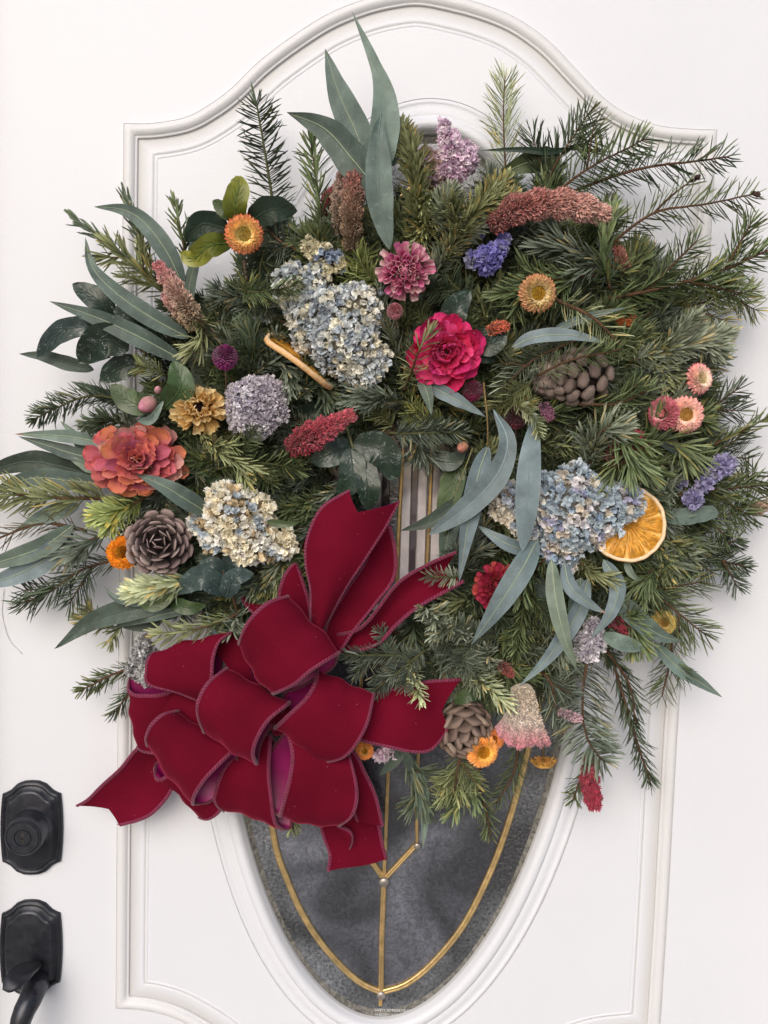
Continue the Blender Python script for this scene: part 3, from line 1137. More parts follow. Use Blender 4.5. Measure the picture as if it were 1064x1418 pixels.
# ================================================================== FIR SPRIGS
# colours (linear, from the needles themselves)
NC = {
    'dark': ((.034, .052, .026), (.080, .110, .066)),
    'blue': ((.060, .084, .060), (.165, .200, .155)),
    'grey': ((.085, .110, .072), (.240, .275, .200)),
    'mid': ((.052, .080, .026), (.130, .170, .075)),
    'olive': ((.085, .110, .034), (.245, .265, .125)),
    'lime': ((.120, .155, .032), (.320, .370, .130)),
    'pale': ((.190, .225, .105), (.440, .480, .290)),
    'brown': ((.090, .080, .045), (.180, .165, .100)),
}
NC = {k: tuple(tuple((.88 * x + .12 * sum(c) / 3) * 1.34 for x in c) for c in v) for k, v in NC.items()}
TWIGC = {'b': (.105, .058, .034), 'g': (.075, .080, .035)}


def needles_along(mb, path, nlen, dens, kind, cols, wpx, rng, tipd=1.0, u=.00078, fwd=None, bend=None, cheap=False):
    """needles on both sides of / around a twig (world points)"""
    n = len(path)
    seg = np.linalg.norm(np.diff(path, axis=0), axis=1)
    s = np.concatenate([[0], np.cumsum(seg)])
    L = s[-1]
    N = int(L / u * dens * (.50 if kind != 'up' else .62))
    if N < 4:
        return
    wpx = wpx * 1.22
    t = (np.arange(N) + .5 + rng.normal(0, .35, N)).clip(0, N) / N
    t = .06 + .94 * t
    pos = np.stack([np.interp(t * L, s, path[:, k]) for k in range(3)], 1)
    T = np.gradient(path, axis=0)
    T = nrm(np.stack([np.interp(t * L, s, T[:, k]) for k in range(3)], 1))
    F = nrm(CAM - pos)                      # a comb faces forwards
    F = nrm(F - T * (F * T).sum(1, keepdims=True))
    S = np.cross(T, F)
    if kind == 'comb':
        side = np.where(rng.random(N) < .12, -1, 1) * np.where(np.arange(N) % 2, 1, -1)
        phi = rng.normal(.18, .28, N)
        R = S * (side * np.cos(phi))[:, None] + F * np.sin(phi)[:, None]
    elif kind == 'up':                      # noble fir: needles sweep up off the twig
        phi = rng.uniform(-.15, math.pi + .15, N)
        R = S * np.cos(phi)[:, None] + F * np.sin(phi)[:, None]
    else:
        phi = rng.uniform(0, 2 * math.pi, N)
        phi = np.where(np.sin(phi) < -.3, phi + math.pi, phi)
        R = S * np.cos(phi)[:, None] + F * np.sin(phi)[:, None]
    ang = {'comb': R_(58), 'up': R_(60), 'round': R_(50)}[kind] if fwd is None else R_(fwd)
    a = rng.normal(ang + rng.normal(0, .08), .12, N)
    a = a * (1 - .62 * np.clip((t - .85) / .15, 0, 1) ** 1.5)
    D = T * np.cos(a)[:, None] + R * np.sin(a)[:, None]
    D = D + rng.normal(0, .045, (N, 3))
    ln = nlen * u * rng.normal(1, .09, N).clip(.5, 1.3) * (.75 + .35 * np.sin(math.pi * np.clip(t * .9 + .08, 0, 1)) ** .7) * (1 - .22 * (t > .95))
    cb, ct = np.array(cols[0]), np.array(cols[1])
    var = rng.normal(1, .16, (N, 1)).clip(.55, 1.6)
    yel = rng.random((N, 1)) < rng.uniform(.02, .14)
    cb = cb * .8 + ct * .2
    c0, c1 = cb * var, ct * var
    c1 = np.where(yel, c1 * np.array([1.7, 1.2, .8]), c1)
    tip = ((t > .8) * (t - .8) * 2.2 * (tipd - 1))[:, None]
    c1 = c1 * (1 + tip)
    bd = rng.normal(.10, .16, N) if bend is None else rng.normal(bend, .14, N)
    U = -T * .9 + F * .3 if (kind != 'comb') else -T
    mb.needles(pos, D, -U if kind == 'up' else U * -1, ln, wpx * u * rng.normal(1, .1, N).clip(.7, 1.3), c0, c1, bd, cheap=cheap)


def twig_path(pts, n=16, wobble=.0015, rng=None):
    w3 = np.array([P(*p) for p in pts])
    c = catmull(w3, n)
    if rng is not None:
        c = c + np.cumsum(rng.normal(0, wobble * .25, c.shape), 0) * np.linspace(0, 1, n)[:, None]
    return c


def sprig_mesh(pts, nlen, kind, colk, dens=1.0, wpx=3.0, twigs=0, tw='b', seed=0, tipd=1.25, fwd=None, bend=None, tl=.42, tang=42, tr=2.2, bud=False, nm=None, tm=None, cheap=False, tstart=.18):
    rng = np.random.default_rng(seed)
    nm, tm = nm or MB(), tm or MB()
    path = twig_path(pts, 18, .0016, rng)
    u = upx(path[9])
    cols = NC[colk]
    needles_along(nm, path, nlen, dens, kind, cols, wpx, rng, tipd, u, fwd, bend, cheap)
    tc = np.array(TWIGC[tw])
    tm.tube(path, np.linspace(tr, tr * .45, 18) * u, tc * rng.normal(1, .1, (18, 1)), 5 if not cheap else 3)
    L = np.linalg.norm(np.diff(path, axis=0), axis=1).sum()
    for i in range(twigs):
        t = tstart + (.86 - tstart) * (i + .5) / twigs
        k = int(t * 17)
        T = nrm(path[min(k + 1, 17)] - path[max(0, k - 1)])
        F = nrm(CAM - path[k])
        F = nrm(F - T * (F @ T))
        S = np.cross(T, F) * (1 if i % 2 else -1)
        a = R_(rng.normal(tang, 5))
        D = nrm(T * math.cos(a) + S * math.sin(a) + F * rng.normal(.08, .12))
        l = L * tl * (1.15 - .75 * t) * rng.normal(1, .12)
        e = path[k] + D * l
        mid = path[k] + D * l * .5 - S * l * .03
        sp = catmull([path[k], mid, e + T * l * .08], 10)
        needles_along(nm, sp, nlen * .9, dens, kind, cols, wpx, rng, tipd, u, fwd, bend, cheap)
        tm.tube(sp, np.linspace(tr * .7, tr * .35, 10) * u, tc, 4 if not cheap else 3)
    if bud:
        T = nrm(path[-1] - path[-3])
        for k in range(4):
            c = path[-1] + T * (k * 2.2 - 3) * u + rng.normal(0, 1.1 * u, 3)
            M = np.eye(4)
            z = nrm(T + rng.normal(0, .25, 3))
            x = nrm(np.cross(z, [0, 1, 0.1]))
            M[:3, 0], M[:3, 1], M[:3, 2], M[:3, 3] = x, np.cross(z, x), z, c
            tm.lathe([(0, -4 * u), (2.6 * u, -2 * u), (3 * u, 0), (1.8 * u, 3.5 * u), (0, 5.5 * u)], (.06, .035, .03), 7, M)
    return nm, tm


SPR = 0


def sprig(label, pts, nlen=24, kind='comb', col='mid', name='fir_sprig', group=None, **k):
    global SPR
    SPR += 1
    pts = [(p[0], p[1], p[2]) for p in pts]
    nm, tm = sprig_mesh(pts, nlen, kind, col, seed=SPR * 13, **k)
    th = empty(name, label, 'fir sprig', P(*pts[0]), group)
    part('needles', nm, M_needle, th, kind='stuff')
    part('twig', tm, M_twig, th)
    return th


# ---- those that stand out against the door, clockwise from the top
S = sprig
S('dark fir tip with open comb needles, standing up left of the eucalyptus at the top', [(385, 330, .05), (372, 250, .06), (350, 140, .05)], 34, col='dark', dens=1.5, wpx=3.2, tw='g', fwd=62, tr=2.6)
S('thin brown fir shoot with upswept needles, just left of the brown plume spike', [(447, 330, .06), (440, 260, .065), (428, 192, .06)], 32, 'round', 'mid', dens=.95, wpx=2.6, fwd=45)
S('thick curved noble fir tip bending left below the tall eucalyptus leaf', [(600, 350, .07), (578, 290, .085), (575, 225, .085), (549, 172, .07)], 27, 'up', 'olive', dens=3.4, wpx=3.3, tw='g', fwd=70)
S('dull green noble fir shoot hanging below the curved tip, above the pink zinnia', [(575, 250, .08), (590, 300, .075), (578, 350, .07)], 28, 'up', 'olive', dens=2.6, wpx=3.0, tw='g', fwd=62)
S('short noble fir shoot with grey green tips, beneath the lilac flowers', [(625, 330, .08), (615, 290, .09), (628, 262, .09)], 24, 'up', 'grey', dens=3, wpx=3.2, tw='g')
S('pale yellow green fir tip alone against the door at the top right', [(702, 250, .04), (698, 180, .045), (700, 112, .04)], 38, 'comb', 'pale', dens=1.5, wpx=2.4, fwd=38, tw='b', tr=1.6)
S('dark blue green fir tip pointing up, right of the pale yellow green one', [(742, 300, .05), (768, 230, .055), (815, 158, .05)], 40, 'comb', 'dark', dens=1.1, wpx=3.4, fwd=40, twigs=2)
S('fir shoot with two rows of long needles rising from the dusty plume', [(740, 290, .06), (805, 240, .07), (893, 190, .06)], 38, 'comb', 'mid', dens=1.1, wpx=3.2, fwd=55, twigs=1)
S('level fir shoot reaching the right hand corner of the door panel', [(800, 262, .06), (890, 232, .065), (1008, 218, .055)], 36, 'comb', 'dark', dens=.95, wpx=3.0, fwd=58, tr=2.6)
S('bare brown fir twig with sparse hanging needles and a cluster of buds at its end', [(830, 350, .07), (905, 295, .075), (975, 282, .07), (1048, 266, .06)], 34, 'comb', 'mid', dens=.8, wpx=2.8, fwd=55, bud=True, tr=2.3)
S('small bare forked twig with one bud cluster, above the sparse bud tipped branch', [(905, 296, .075), (930, 270, .075), (962, 243, .07)], 26, 'comb', 'mid', dens=.3, wpx=2.2, fwd=40, bud=True, tr=2)
S('long tapering fir branch reaching the right edge of the picture, lighter at its tip', [(835, 415, .06), (920, 398, .07), (1000, 375, .065), (1070, 345, .06)], 36, 'comb', 'mid', dens=1.5, wpx=3, twigs=3, fwd=45, tipd=2.2, tr=3)
S('fir branch with yellow tinged tips, under the long tapering one', [(880, 440, .05), (950, 425, .055), (1045, 402, .05)], 30, 'comb', 'olive', dens=1.6, wpx=2.8, twigs=4, fwd=48, tipd=1.6)
S('bushy grey green fir tip left of the upper pink strawflower', [(870, 500, .06), (930, 485, .07), (1012, 462, .06)], 28, 'up', 'grey', dens=2.2, wpx=2.8, twigs=2, fwd=55)
S('dark fir branch beyond the two lower pink strawflowers at the right', [(900, 610, .05), (965, 580, .055), (1022, 538, .05)], 34, 'comb', 'dark', dens=1.3, wpx=3, twigs=2, fwd=45)
S('wispy twig of curled needles at the right edge of the picture', [(980, 620, .05), (1030, 595, .055), (1072, 570, .05)], 26, 'round', 'mid', dens=.6, wpx=2.4, bend=.4)
S('fir branch level with the upper lavender blooms at the right', [(890, 660, .05), (960, 645, .055), (1030, 600, .05)], 34, 'comb', 'dark', dens=1.4, wpx=2.8, twigs=2, fwd=42)
S('broad fir branch spreading right between the lavender blooms', [(900, 690, .055), (980, 680, .06), (1062, 672, .05)], 36, 'comb', 'mid', dens=1.4, wpx=2.8, twigs=3, fwd=50)
S('drooping fir branch right of the blunt eucalyptus leaf', [(900, 720, .05), (975, 715, .055), (1050, 712, .045)], 34, 'comb', 'mid', dens=1.3, wpx=2.8, twigs=3, fwd=52)
S('dark fir branch right of the orange slice, pointing down to the right', [(880, 770, .05), (950, 765, .05), (1035, 788, .045)], 26, 'comb', 'dark', dens=2.2, wpx=2.8, twigs=4, fwd=60)
S('long needled fir tip fanning over the lower right of the wreath', [(860, 800, .06), (910, 825, .06), (975, 880, .05)], 42, 'comb', 'mid', dens=1.2, wpx=2.6, twigs=2, fwd=35)
S('hanging fir tip beside the longest drooping eucalyptus leaf', [(925, 850, .05), (930, 900, .05), (915, 970, .045)], 34, 'comb', 'mid', dens=1.0, wpx=2.5, twigs=1, fwd=38)
S('dark fir shoot hanging lowest at the right, against the door panel', [(850, 920, .05), (872, 990, .05), (903, 1085, .045)], 28, 'comb', 'dark', dens=1.2, wpx=2.8, fwd=40, tw='b')
S('dark fir twig hanging next to the lowest right hand shoot', [(840, 900, .055), (872, 950, .055), (880, 1005, .05)], 32, 'comb', 'dark', dens=.9, wpx=2.8, fwd=30)
S('glossy one sided fir comb hanging above the red plume tip', [(815, 905, .075), (806, 970, .085), (812, 1020, .08), (835, 1052, .07)], 42, 'comb', 'blue', dens=2.0, wpx=3.4, fwd=75, tw='b', bend=.25)
S('small fir tip pointing down left of the hanging red plume', [(812, 1065, .05), (800, 1088, .05), (792, 1108, .045)], 20, 'comb', 'mid', dens=1.6, wpx=2.6, fwd=40)
S('fir twig hanging over the glass below the pink fan flower', [(720, 1020, .05), (712, 1070, .05), (690, 1110, .045)], 24, 'comb', 'mid', dens=1.2, wpx=2.6, fwd=45)
S('lowest fir tip on the glass, hanging right of the gold fork', [(660, 1080, .045), (672, 1120, .045), (680, 1162, .04)], 22, 'comb', 'mid', dens=1.3, wpx=2.6, fwd=42)
S('light green fir fan spreading over the glass below the lower pine cone', [(640, 1030, .07), (632, 1070, .075), (625, 1110, .06)], 26, 'comb', 'olive', dens=1.8, wpx=2.8, twigs=4, fwd=50, tang=50)
S('drooping fir spray right below the gold strawflower', [(668, 1060, .06), (650, 1090, .06), (622, 1130, .055)], 26, 'round', 'mid', dens=1.3, wpx=2.6, twigs=2)
S('short dark fir spray hanging beside the streamer end at the bottom', [(560, 1040, .055), (575, 1080, .055), (585, 1125, .05)], 28, 'round', 'dark', dens=1.4, wpx=2.6, twigs=2, bend=.35)
S('tiny light fir tip peeping out under the bow', [(398, 1120, .05), (405, 1138, .045), (408, 1152, .04)], 18, 'comb', 'olive', dens=1.6, wpx=2.6, fwd=35)
# left
S('sparse dark fir twig with upcurled needles at the upper left', [(225, 400, .05), (195, 330, .06), (172, 262, .05)], 26, 'round', 'dark', dens=.8, wpx=2.6, fwd=40, bend=.3)
S('thin brown fir twig pointing to the upper left corner of the panel', [(235, 400, .05), (160, 345, .055), (98, 300, .05)], 26, 'round', 'dark', dens=.8, wpx=2.6, fwd=40, bend=.3)
S('olive fir spray between the two bent eucalyptus leaves at the upper left', [(240, 420, .055), (205, 380, .06), (150, 335, .055)], 30, 'round', 'olive', dens=1.0, wpx=2.6, twigs=3)
S('small fir shoot standing left of the yellow green leaf', [(262, 370, .055), (250, 325, .06), (241, 285, .055)], 24, 'round', 'mid', dens=.9, wpx=2.6, fwd=42)
S('dark curved fir tip arching left above the coral zinnia', [(190, 560, .05), (130, 548, .06), (80, 565, .055), (48, 582, .045)], 25, 'comb', 'dark', dens=2.1, wpx=2.6, fwd=55, tw='g')
S('short dark fir tuft between the olive leaf and the coral zinnia', [(180, 590, .06), (150, 580, .065), (122, 585, .06)], 22, 'up', 'dark', dens=2.6, wpx=2.6, twigs=1)
S('long light green fir branch running off the left edge of the picture', [(160, 690, .06), (90, 690, .07), (20, 685, .065), (-40, 690, .06)], 34, 'up', 'olive', dens=1.3, wpx=2.8, bend=.4, fwd=65, tr=3)
S('bare brown twig with fine needles under the long branch at the left edge', [(120, 735, .055), (60, 725, .055), (-10, 748, .05)], 28, 'comb', 'brown', dens=.6, wpx=2.4, fwd=40, tr=2.8)
S('noble fir tuft with lime tips between the coral zinnia and the pine cone', [(200, 690, .075), (170, 705, .085), (135, 715, .075)], 26, 'up', 'lime', dens=2.6, wpx=3.2, twigs=1)
S('dark fir branch spreading left of the yellow strawflower', [(180, 770, .05), (110, 790, .055), (70, 820, .05), (25, 838, .045)], 34, 'comb', 'dark', dens=1.3, wpx=2.8, twigs=2, fwd=40)
S('dense dark fir spray left of the small orange strawflower', [(150, 740, .06), (120, 750, .065), (88, 770, .055)], 36, 'round', 'blue', dens=1.5, wpx=2.8, twigs=2)
S('pale noble fir cushion directly beneath the rosette pine cone', [(265, 800, .08), (225, 812, .09), (180, 822, .08)], 28, 'up', 'pale', dens=3.0, wpx=3.4, fwd=60, bend=.2)
S('small fir spray beneath the long grey green leaf at the lower left', [(200, 850, .045), (150, 860, .05), (110, 855, .045)], 24, 'round', 'olive', dens=1.4, wpx=2.6, twigs=2)
S('fir tip pointing left, right above the far left bow loop', [(200, 920, .045), (155, 935, .05), (108, 958, .045)], 22, 'comb', 'mid', dens=1.8, wpx=2.6, fwd=45)
S('fir tip pointing down left behind the white dried cluster at the bow', [(205, 935, .04), (180, 960, .045), (158, 992, .04)], 24, 'comb', 'dark', dens=1.3, wpx=2.6, fwd=38)
S('fir spray lying over the top of the left bow loop', [(330, 850, .07), (280, 870, .085), (215, 880, .08)], 28, 'round', 'olive', dens=.9, wpx=2.6, bend=.2)
S('star of grey needles between the blue green leaves and the bow', [(320, 880, .07), (325, 862, .09), (328, 848, .095)], 26, 'round', 'grey', dens=1.8, wpx=2.6, fwd=60)
# ---- in front, inside the ring
S('grey green fir shoot over the left part of the big hydrangea', [(330, 400, .08), (360, 405, .105), (410, 398, .11)], 26, 'comb', 'mid', dens=1.8, wpx=2.8, tw='g', fwd=45)
S('dark fir shoot left of the big hydrangea, below the orange strawflower', [(372, 330, .07), (360, 380, .08), (372, 440, .08)], 26, 'comb', 'dark', dens=2.0, wpx=2.8, twigs=2, tw='g')
S('bright green fir tuft right of the hydrangea tip, under the tall leaf', [(530, 400, .07), (505, 372, .08), (490, 340, .075)], 26, 'comb', 'lime', dens=1.5, wpx=3, tw='g', twigs=2, fwd=50)
S('mid green fir spray left of the brown plume spike', [(470, 380, .06), (440, 345, .07), (400, 320, .065)], 28, 'round', 'mid', dens=1.7, wpx=2.8, twigs=3)
S('shaded fir spray right of the orange strawflower', [(420, 350, .07), (385, 330, .075), (365, 300, .07)], 28, 'comb', 'blue', dens=1.5, wpx=2.8, twigs=2)
S('noble fir shoot with olive tips under the lilac flowers, pointing to the right', [(610, 370, .08), (650, 300, .095), (700, 245, .085)], 25, 'up', 'olive', dens=3.0, wpx=3, twigs=2, tw='g', fwd=62)
S('noble fir shoot beside the blue statice, curved to the left', [(590, 400, .07), (630, 330, .085), (668, 300, .08)], 25, 'up', 'grey', dens=2.6, wpx=3, tw='g', fwd=62)
S('dark noble fir spray right of the pink zinnia', [(660, 420, .06), (620, 385, .075), (605, 330, .07)], 28, 'comb', 'dark', dens=2.0, wpx=3, twigs=2, tw='g')
S('fir tuft left of the tiny pink globe flower', [(545, 480, .07), (535, 440, .085), (525, 400, .08)], 26, 'comb', 'grey', dens=1.6, wpx=3, tw='g', fwd=42)
S('twig with pale needle tips crossing the top left petals of the hot pink camellia', [(560, 540, .08), (580, 490, .12), (598, 455, .115)], 28, 'round', 'olive', dens=.8, wpx=2.2, fwd=50)
S('long needled fir shoot under the purple statice', [(830, 380, .07), (760, 390, .08), (690, 410, .075)], 36, 'round', 'mid', dens=1.2, wpx=2.6, twigs=3)
S('fir shoot arching between the dusty plume and the yellow strawflower', [(870, 380, .07), (810, 350, .085), (740, 340, .08)], 38, 'round', 'blue', dens=1.2, wpx=2.6, twigs=2, bend=.25)
S('brown stemmed fir shoot from the yellow strawflower towards the grey cone', [(770, 415, .085), (820, 440, .105), (860, 480, .105)], 32, 'comb', 'pale', dens=1.0, wpx=2.5, fwd=48, tipd=1.5, tr=3.2)
S('fir shoot with orange brown twig lying over the top of the grey round scaled cone', [(745, 520, .09), (790, 500, .115), (860, 490, .11)], 28, 'comb', 'mid', dens=1.0, wpx=2.6, fwd=50)
S('bright green upright fir tuft over the dusty plume end', [(845, 400, .08), (838, 350, .10), (850, 300, .09)], 36, 'round', 'mid', dens=1.1, wpx=2.8, fwd=40)
S('fir shoot with star end, left of the grey round scaled cone', [(800, 470, .07), (740, 500, .085), (700, 545, .085)], 32, 'comb', 'grey', dens=1.3, wpx=2.6, twigs=2)
S('rounded grey fir tuft below the grey round scaled cone', [(815, 650, .075), (830, 600, .095), (862, 580, .09)], 32, 'up', 'grey', dens=1.5, wpx=2.6, twigs=2, bend=.3)
S('pale lime fir tip resting on the broad hanging eucalyptus leaf', [(715, 560, .10), (738, 580, .118), (745, 602, .118)], 15, 'comb', 'pale', dens=1.9, wpx=3, tw='g', fwd=48)
S('light fir tuft above the sickle shaped eucalyptus leaf', [(735, 530, .09), (710, 550, .10), (685, 570, .10)], 24, 'comb', 'olive', dens=1.7, wpx=2.8, tw='g', twigs=1)
S('fountain of long needles above the orange slice', [(850, 560, .07), (862, 620, .095), (900, 660, .095)], 38, 'round', 'mid', dens=1.2, wpx=2.4, twigs=2, bend=.35, fwd=45)
S('second spray of long fine needles over the red bloom above the orange slice', [(900, 600, .07), (855, 640, .095), (835, 690, .09)], 36, 'round', 'mid', dens=1.0, wpx=2.4, bend=.3, fwd=45)
S('spiky tuft left of the pink strawflower pair', [(800, 560, .08), (855, 560, .09), (905, 545, .085)], 32, 'comb', 'mid', dens=1.2, wpx=2.6, fwd=40, twigs=1)
S('dark fir shoot hanging into the hole of the wreath from above', [(560, 560, .06), (575, 600, .07), (595, 640, .06)], 32, 'comb', 'blue', dens=2.0, wpx=2.8, tw='g', twigs=2, fwd=50)
S('grey fir comb lying to the right above the hole of the wreath', [(540, 600, .07), (585, 600, .08), (640, 600, .075)], 24, 'comb', 'blue', dens=2.4, wpx=2.8, tw='g', fwd=60)
S('lime green fir tuft hidden under the hot pink camellia', [(620, 590, .06), (590, 580, .07), (560, 575, .065)], 20, 'comb', 'lime', dens=1.6, wpx=3.2, tw='g', twigs=2)
S('fir shoot left of the camellia, pointing at the hydrangea', [(560, 560, .07), (520, 545, .08), (480, 560, .075)], 26, 'round', 'blue', dens=1.8, wpx=2.8, tw='g', twigs=2)
S('dark fir tuft to the right of the lilac white cluster', [(400, 560, .07), (435, 530, .08), (470, 560, .07)], 24, 'round', 'dark', dens=2.0, wpx=2.8, twigs=2, tw='g')
S('dark fir shoot above the lilac white cluster', [(350, 520, .07), (385, 500, .08), (420, 545, .075)], 24, 'round', 'blue', dens=2.0, wpx=2.8, twigs=2, tw='g')
S('fine grey green shoot crossing below the cream dried flower', [(270, 590, .08), (310, 630, .095), (370, 660, .085)], 24, 'round', 'olive', dens=1.6, wpx=2.4, twigs=2, tw='g')
S('mid green fir shoot above the cream and blue hydrangea, pointing right', [(300, 650, .07), (350, 640, .085), (415, 650, .075)], 24, 'comb', 'mid', dens=2.0, wpx=2.6, twigs=3, tw='g')
S('curly light needles hanging below the pink tan plume', [(270, 440, .08), (285, 460, .10), (262, 490, .095)], 32, 'round', 'olive', dens=1.4, wpx=2.4, bend=.4)
S('olive fir tuft under the slim eucalyptus leaf at the left', [(230, 520, .07), (210, 510, .08), (190, 505, .07)], 22, 'comb', 'olive', dens=2, wpx=3, tw='g')
S('fir shoot right of the purple globe flower', [(345, 520, .07), (350, 480, .085), (335, 445, .075)], 26, 'round', 'dark', dens=1.6, wpx=2.6, twigs=2, tw='g')
S('grey fir spray reaching from the right towards the bow streamer tip', [(640, 800, .08), (615, 798, .10), (588, 795, .10)], 17, 'comb', 'grey', dens=1.8, wpx=2.4, tw='g', fwd=50, tipd=1.5)
S('star shaped grey fir tip facing forwards, right of the bow', [(615, 880, .07), (598, 850, .105), (586, 842, .118)], 26, 'round', 'grey', dens=2.2, wpx=2.8, fwd=55, tipd=1.7, tw='g')
S('second grey fir tip right of the bow, just below the star shaped one', [(650, 880, .07), (620, 870, .10), (600, 882, .11)], 22, 'round', 'grey', dens=2.2, wpx=2.6, fwd=52, tw='g')
S('flat grey fir comb lying left from under the star shaped tips', [(600, 920, .07), (540, 905, .09), (478, 900, .09)], 20, 'comb', 'blue', dens=2.4, wpx=2.8, tw='g', twigs=3, fwd=50, tang=50)
S('pale star of needles lying on the right hand streamer', [(560, 915, .08), (578, 950, .105), (584, 970, .115)], 21, 'round', 'pale', dens=2.4, wpx=2.8, fwd=58, tw='g')
S('fir comb between the bow and the pale star of needles', [(590, 900, .08), (560, 925, .095), (518, 960, .095)], 20, 'comb', 'blue', dens=2.3, wpx=2.8, tw='g', twigs=2)
S('large fir fan filling the space below the coral pink zinnia at the right', [(700, 880, .06), (650, 890, .08), (610, 920, .08)], 24, 'comb', 'blue', dens=2.2, wpx=2.8, twigs=5, tw='g', tl=.5)
S('pale spiky fir tip above the pink fan flower', [(640, 920, .08), (680, 955, .105), (705, 975, .11)], 26, 'round', 'pale', dens=2.0, wpx=2.6, fwd=50, tw='g')
S('grey needle tuft left of the pale spiky tip', [(630, 910, .08), (655, 930, .10), (672, 950, .10)], 26, 'comb', 'grey', dens=1.8, wpx=2.6, tw='g')
S('small grey star of needles under the tip of the long blue leaf', [(680, 930, .08), (678, 910, .10), (676, 898, .108)], 20, 'round', 'grey', dens=1.8, wpx=2.6, fwd=60, tw='g')
S('upright green fir shoot between the blue eucalyptus leaves', [(735, 780, .08), (728, 840, .09), (718, 915, .08)], 18, 'comb', 'mid', dens=2.2, wpx=3.0, tw='g', twigs=2, fwd=48)
S('tuft of fine needles just below the blue hydrangea', [(760, 770, .08), (730, 800, .10), (722, 830, .10)], 30, 'round', 'mid', dens=1.4, wpx=2.4, fwd=50)
S('needle tuft hanging under the orange slice', [(800, 770, .08), (815, 790, .10), (850, 800, .10)], 26, 'round', 'olive', dens=1.5, wpx=2.4, fwd=48)
S('fir spray below the tip of the pale green eucalyptus leaf', [(750, 930, .07), (765, 950, .085), (775, 1000, .08)], 30, 'comb', 'blue', dens=1.5, wpx=2.8, twigs=2, fwd=40, bend=.2)
S('fir branch right of the lilac cluster in the lower right', [(840, 850, .06), (870, 860, .075), (890, 900, .07)], 28, 'round', 'mid', dens=1.6, wpx=2.6, twigs=2)
S('tall fir spray at the right of the orange slice', [(925, 820, .06), (900, 790, .075), (890, 830, .07)], 34, 'round', 'mid', dens=1.5, wpx=2.6, twigs=2)
S('curled narrow fir twig under the pink strawflowers', [(860, 640, .07), (920, 610, .085), (975, 640, .075)], 34, 'round', 'mid', dens=1.2, wpx=2.5, twigs=2, bend=.3)
S('dark blue green fir spray left of the right hand red zinnia', [(640, 800, .06), (650, 770, .07), (670, 730, .065)], 26, 'round', 'blue', dens=1.8, wpx=2.6, twigs=3, tw='g')
S('shaded fir spray between the hole and the hanging grey leaf tip', [(720, 720, .05), (680, 770, .06), (620, 770, .055)], 26, 'comb', 'dark', dens=1.8, wpx=2.6, twigs=3, tw='g')

# ---- the mass of greenery nobody could count, behind those
fn, ft = MB(), MB()
rng = np.random.default_rng(5)
OUT = [(-90, 400), (-75, 445), (-60, 480), (-45, 510), (-30, 505), (-15, 485), (0, 482), (15, 470), (30, 445), (45, 430), (60, 415), (75, 395), (90, 390),
       (105, 350), (120, 330), (135, 372), (150, 410), (165, 430), (180, 440), (195, 440), (210, 440), (225, 425), (240, 402), (255, 400), (270, 400)]
oa, orr = np.array([o[0] for o in OUT]), np.array([o[1] for o in OUT])
cnt = 0
while cnt < 1040:
    a = rng.uniform(-90, 270)
    lim = float(np.interp(a, oa, orr)) * .93
    lay = rng.random()
    r0 = math.sqrt(rng.uniform(40 ** 2, (lim * .86) ** 2))
    ca, sa = math.cos(R_(a)), math.sin(R_(a))
    x0, y0 = 560 + r0 * ca, 640 + r0 * sa
    ln = rng.uniform(55, 115)
    dirn = a + rng.normal(0, 38)
    x1, y1 = x0 + ln * math.cos(R_(dirn)), y0 + ln * math.sin(R_(dirn))
    r1 = math.hypot(x1 - 560, y1 - 640)
    if r1 > lim:
        continue
    # keep the hole open
    bad = False
    for t in (0, .5, 1):
        xx, yy = x0 + (x1 - x0) * t, y0 + (y1 - y0) * t
        if (xx < 560 and yy > 740 and xx > 440) or ((xx - 580) / 62) ** 2 + ((yy - 722) / 80) ** 2 < 1:
            bad = True
    # the space under the bow shows bare door
    if (y1 > 1000 and x1 < 520) or (y0 > 990 and x0 < 520) or (y1 > 905 and x1 < 215) or (y1 > 1080):
        bad = True
    if bad:
        continue
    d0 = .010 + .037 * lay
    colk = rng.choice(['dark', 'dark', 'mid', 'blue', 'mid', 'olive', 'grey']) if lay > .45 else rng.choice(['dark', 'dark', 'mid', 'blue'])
    right = x0 > 680
    kind = rng.choice(['comb', 'round', 'up'])
    nl = rng.uniform(26, 36) if right else rng.uniform(20, 27)
    sprig_mesh([(x0, y0, d0), ((x0 + x1) / 2 + rng.normal(0, 6), (y0 + y1) / 2 + rng.normal(0, 6), d0 + .016), (x1, y1, d0 + .014)], nl, kind, colk, dens=1.5 if right else 1.9,
               wpx=2.7, twigs=int(rng.integers(0, 3)), seed=int(rng.integers(1e6)), tw=rng.choice(['b', 'g']), nm=fn, tm=ft, cheap=True, tr=1.7)
    cnt += 1
base_n = fn.n
fn.v += ft.v
fn.c += ft.c
fn.f += [(f + base_n, 1) for f, m in ft.f]
fn.n += ft.n
fme = fn.mesh('fir_greenery', [M_needle, M_twig], P(560, 640, .02))
fg = bpy.data.objects.new('fir_greenery', fme)
sc.collection.objects.link(fg)
fg.location = tuple(P(560, 640, .02))
fg['label'] = 'dense mass of dark fir needles packed between the flowers all round the wreath'
fg['category'] = 'greenery'
fg['kind'] = 'stuff'

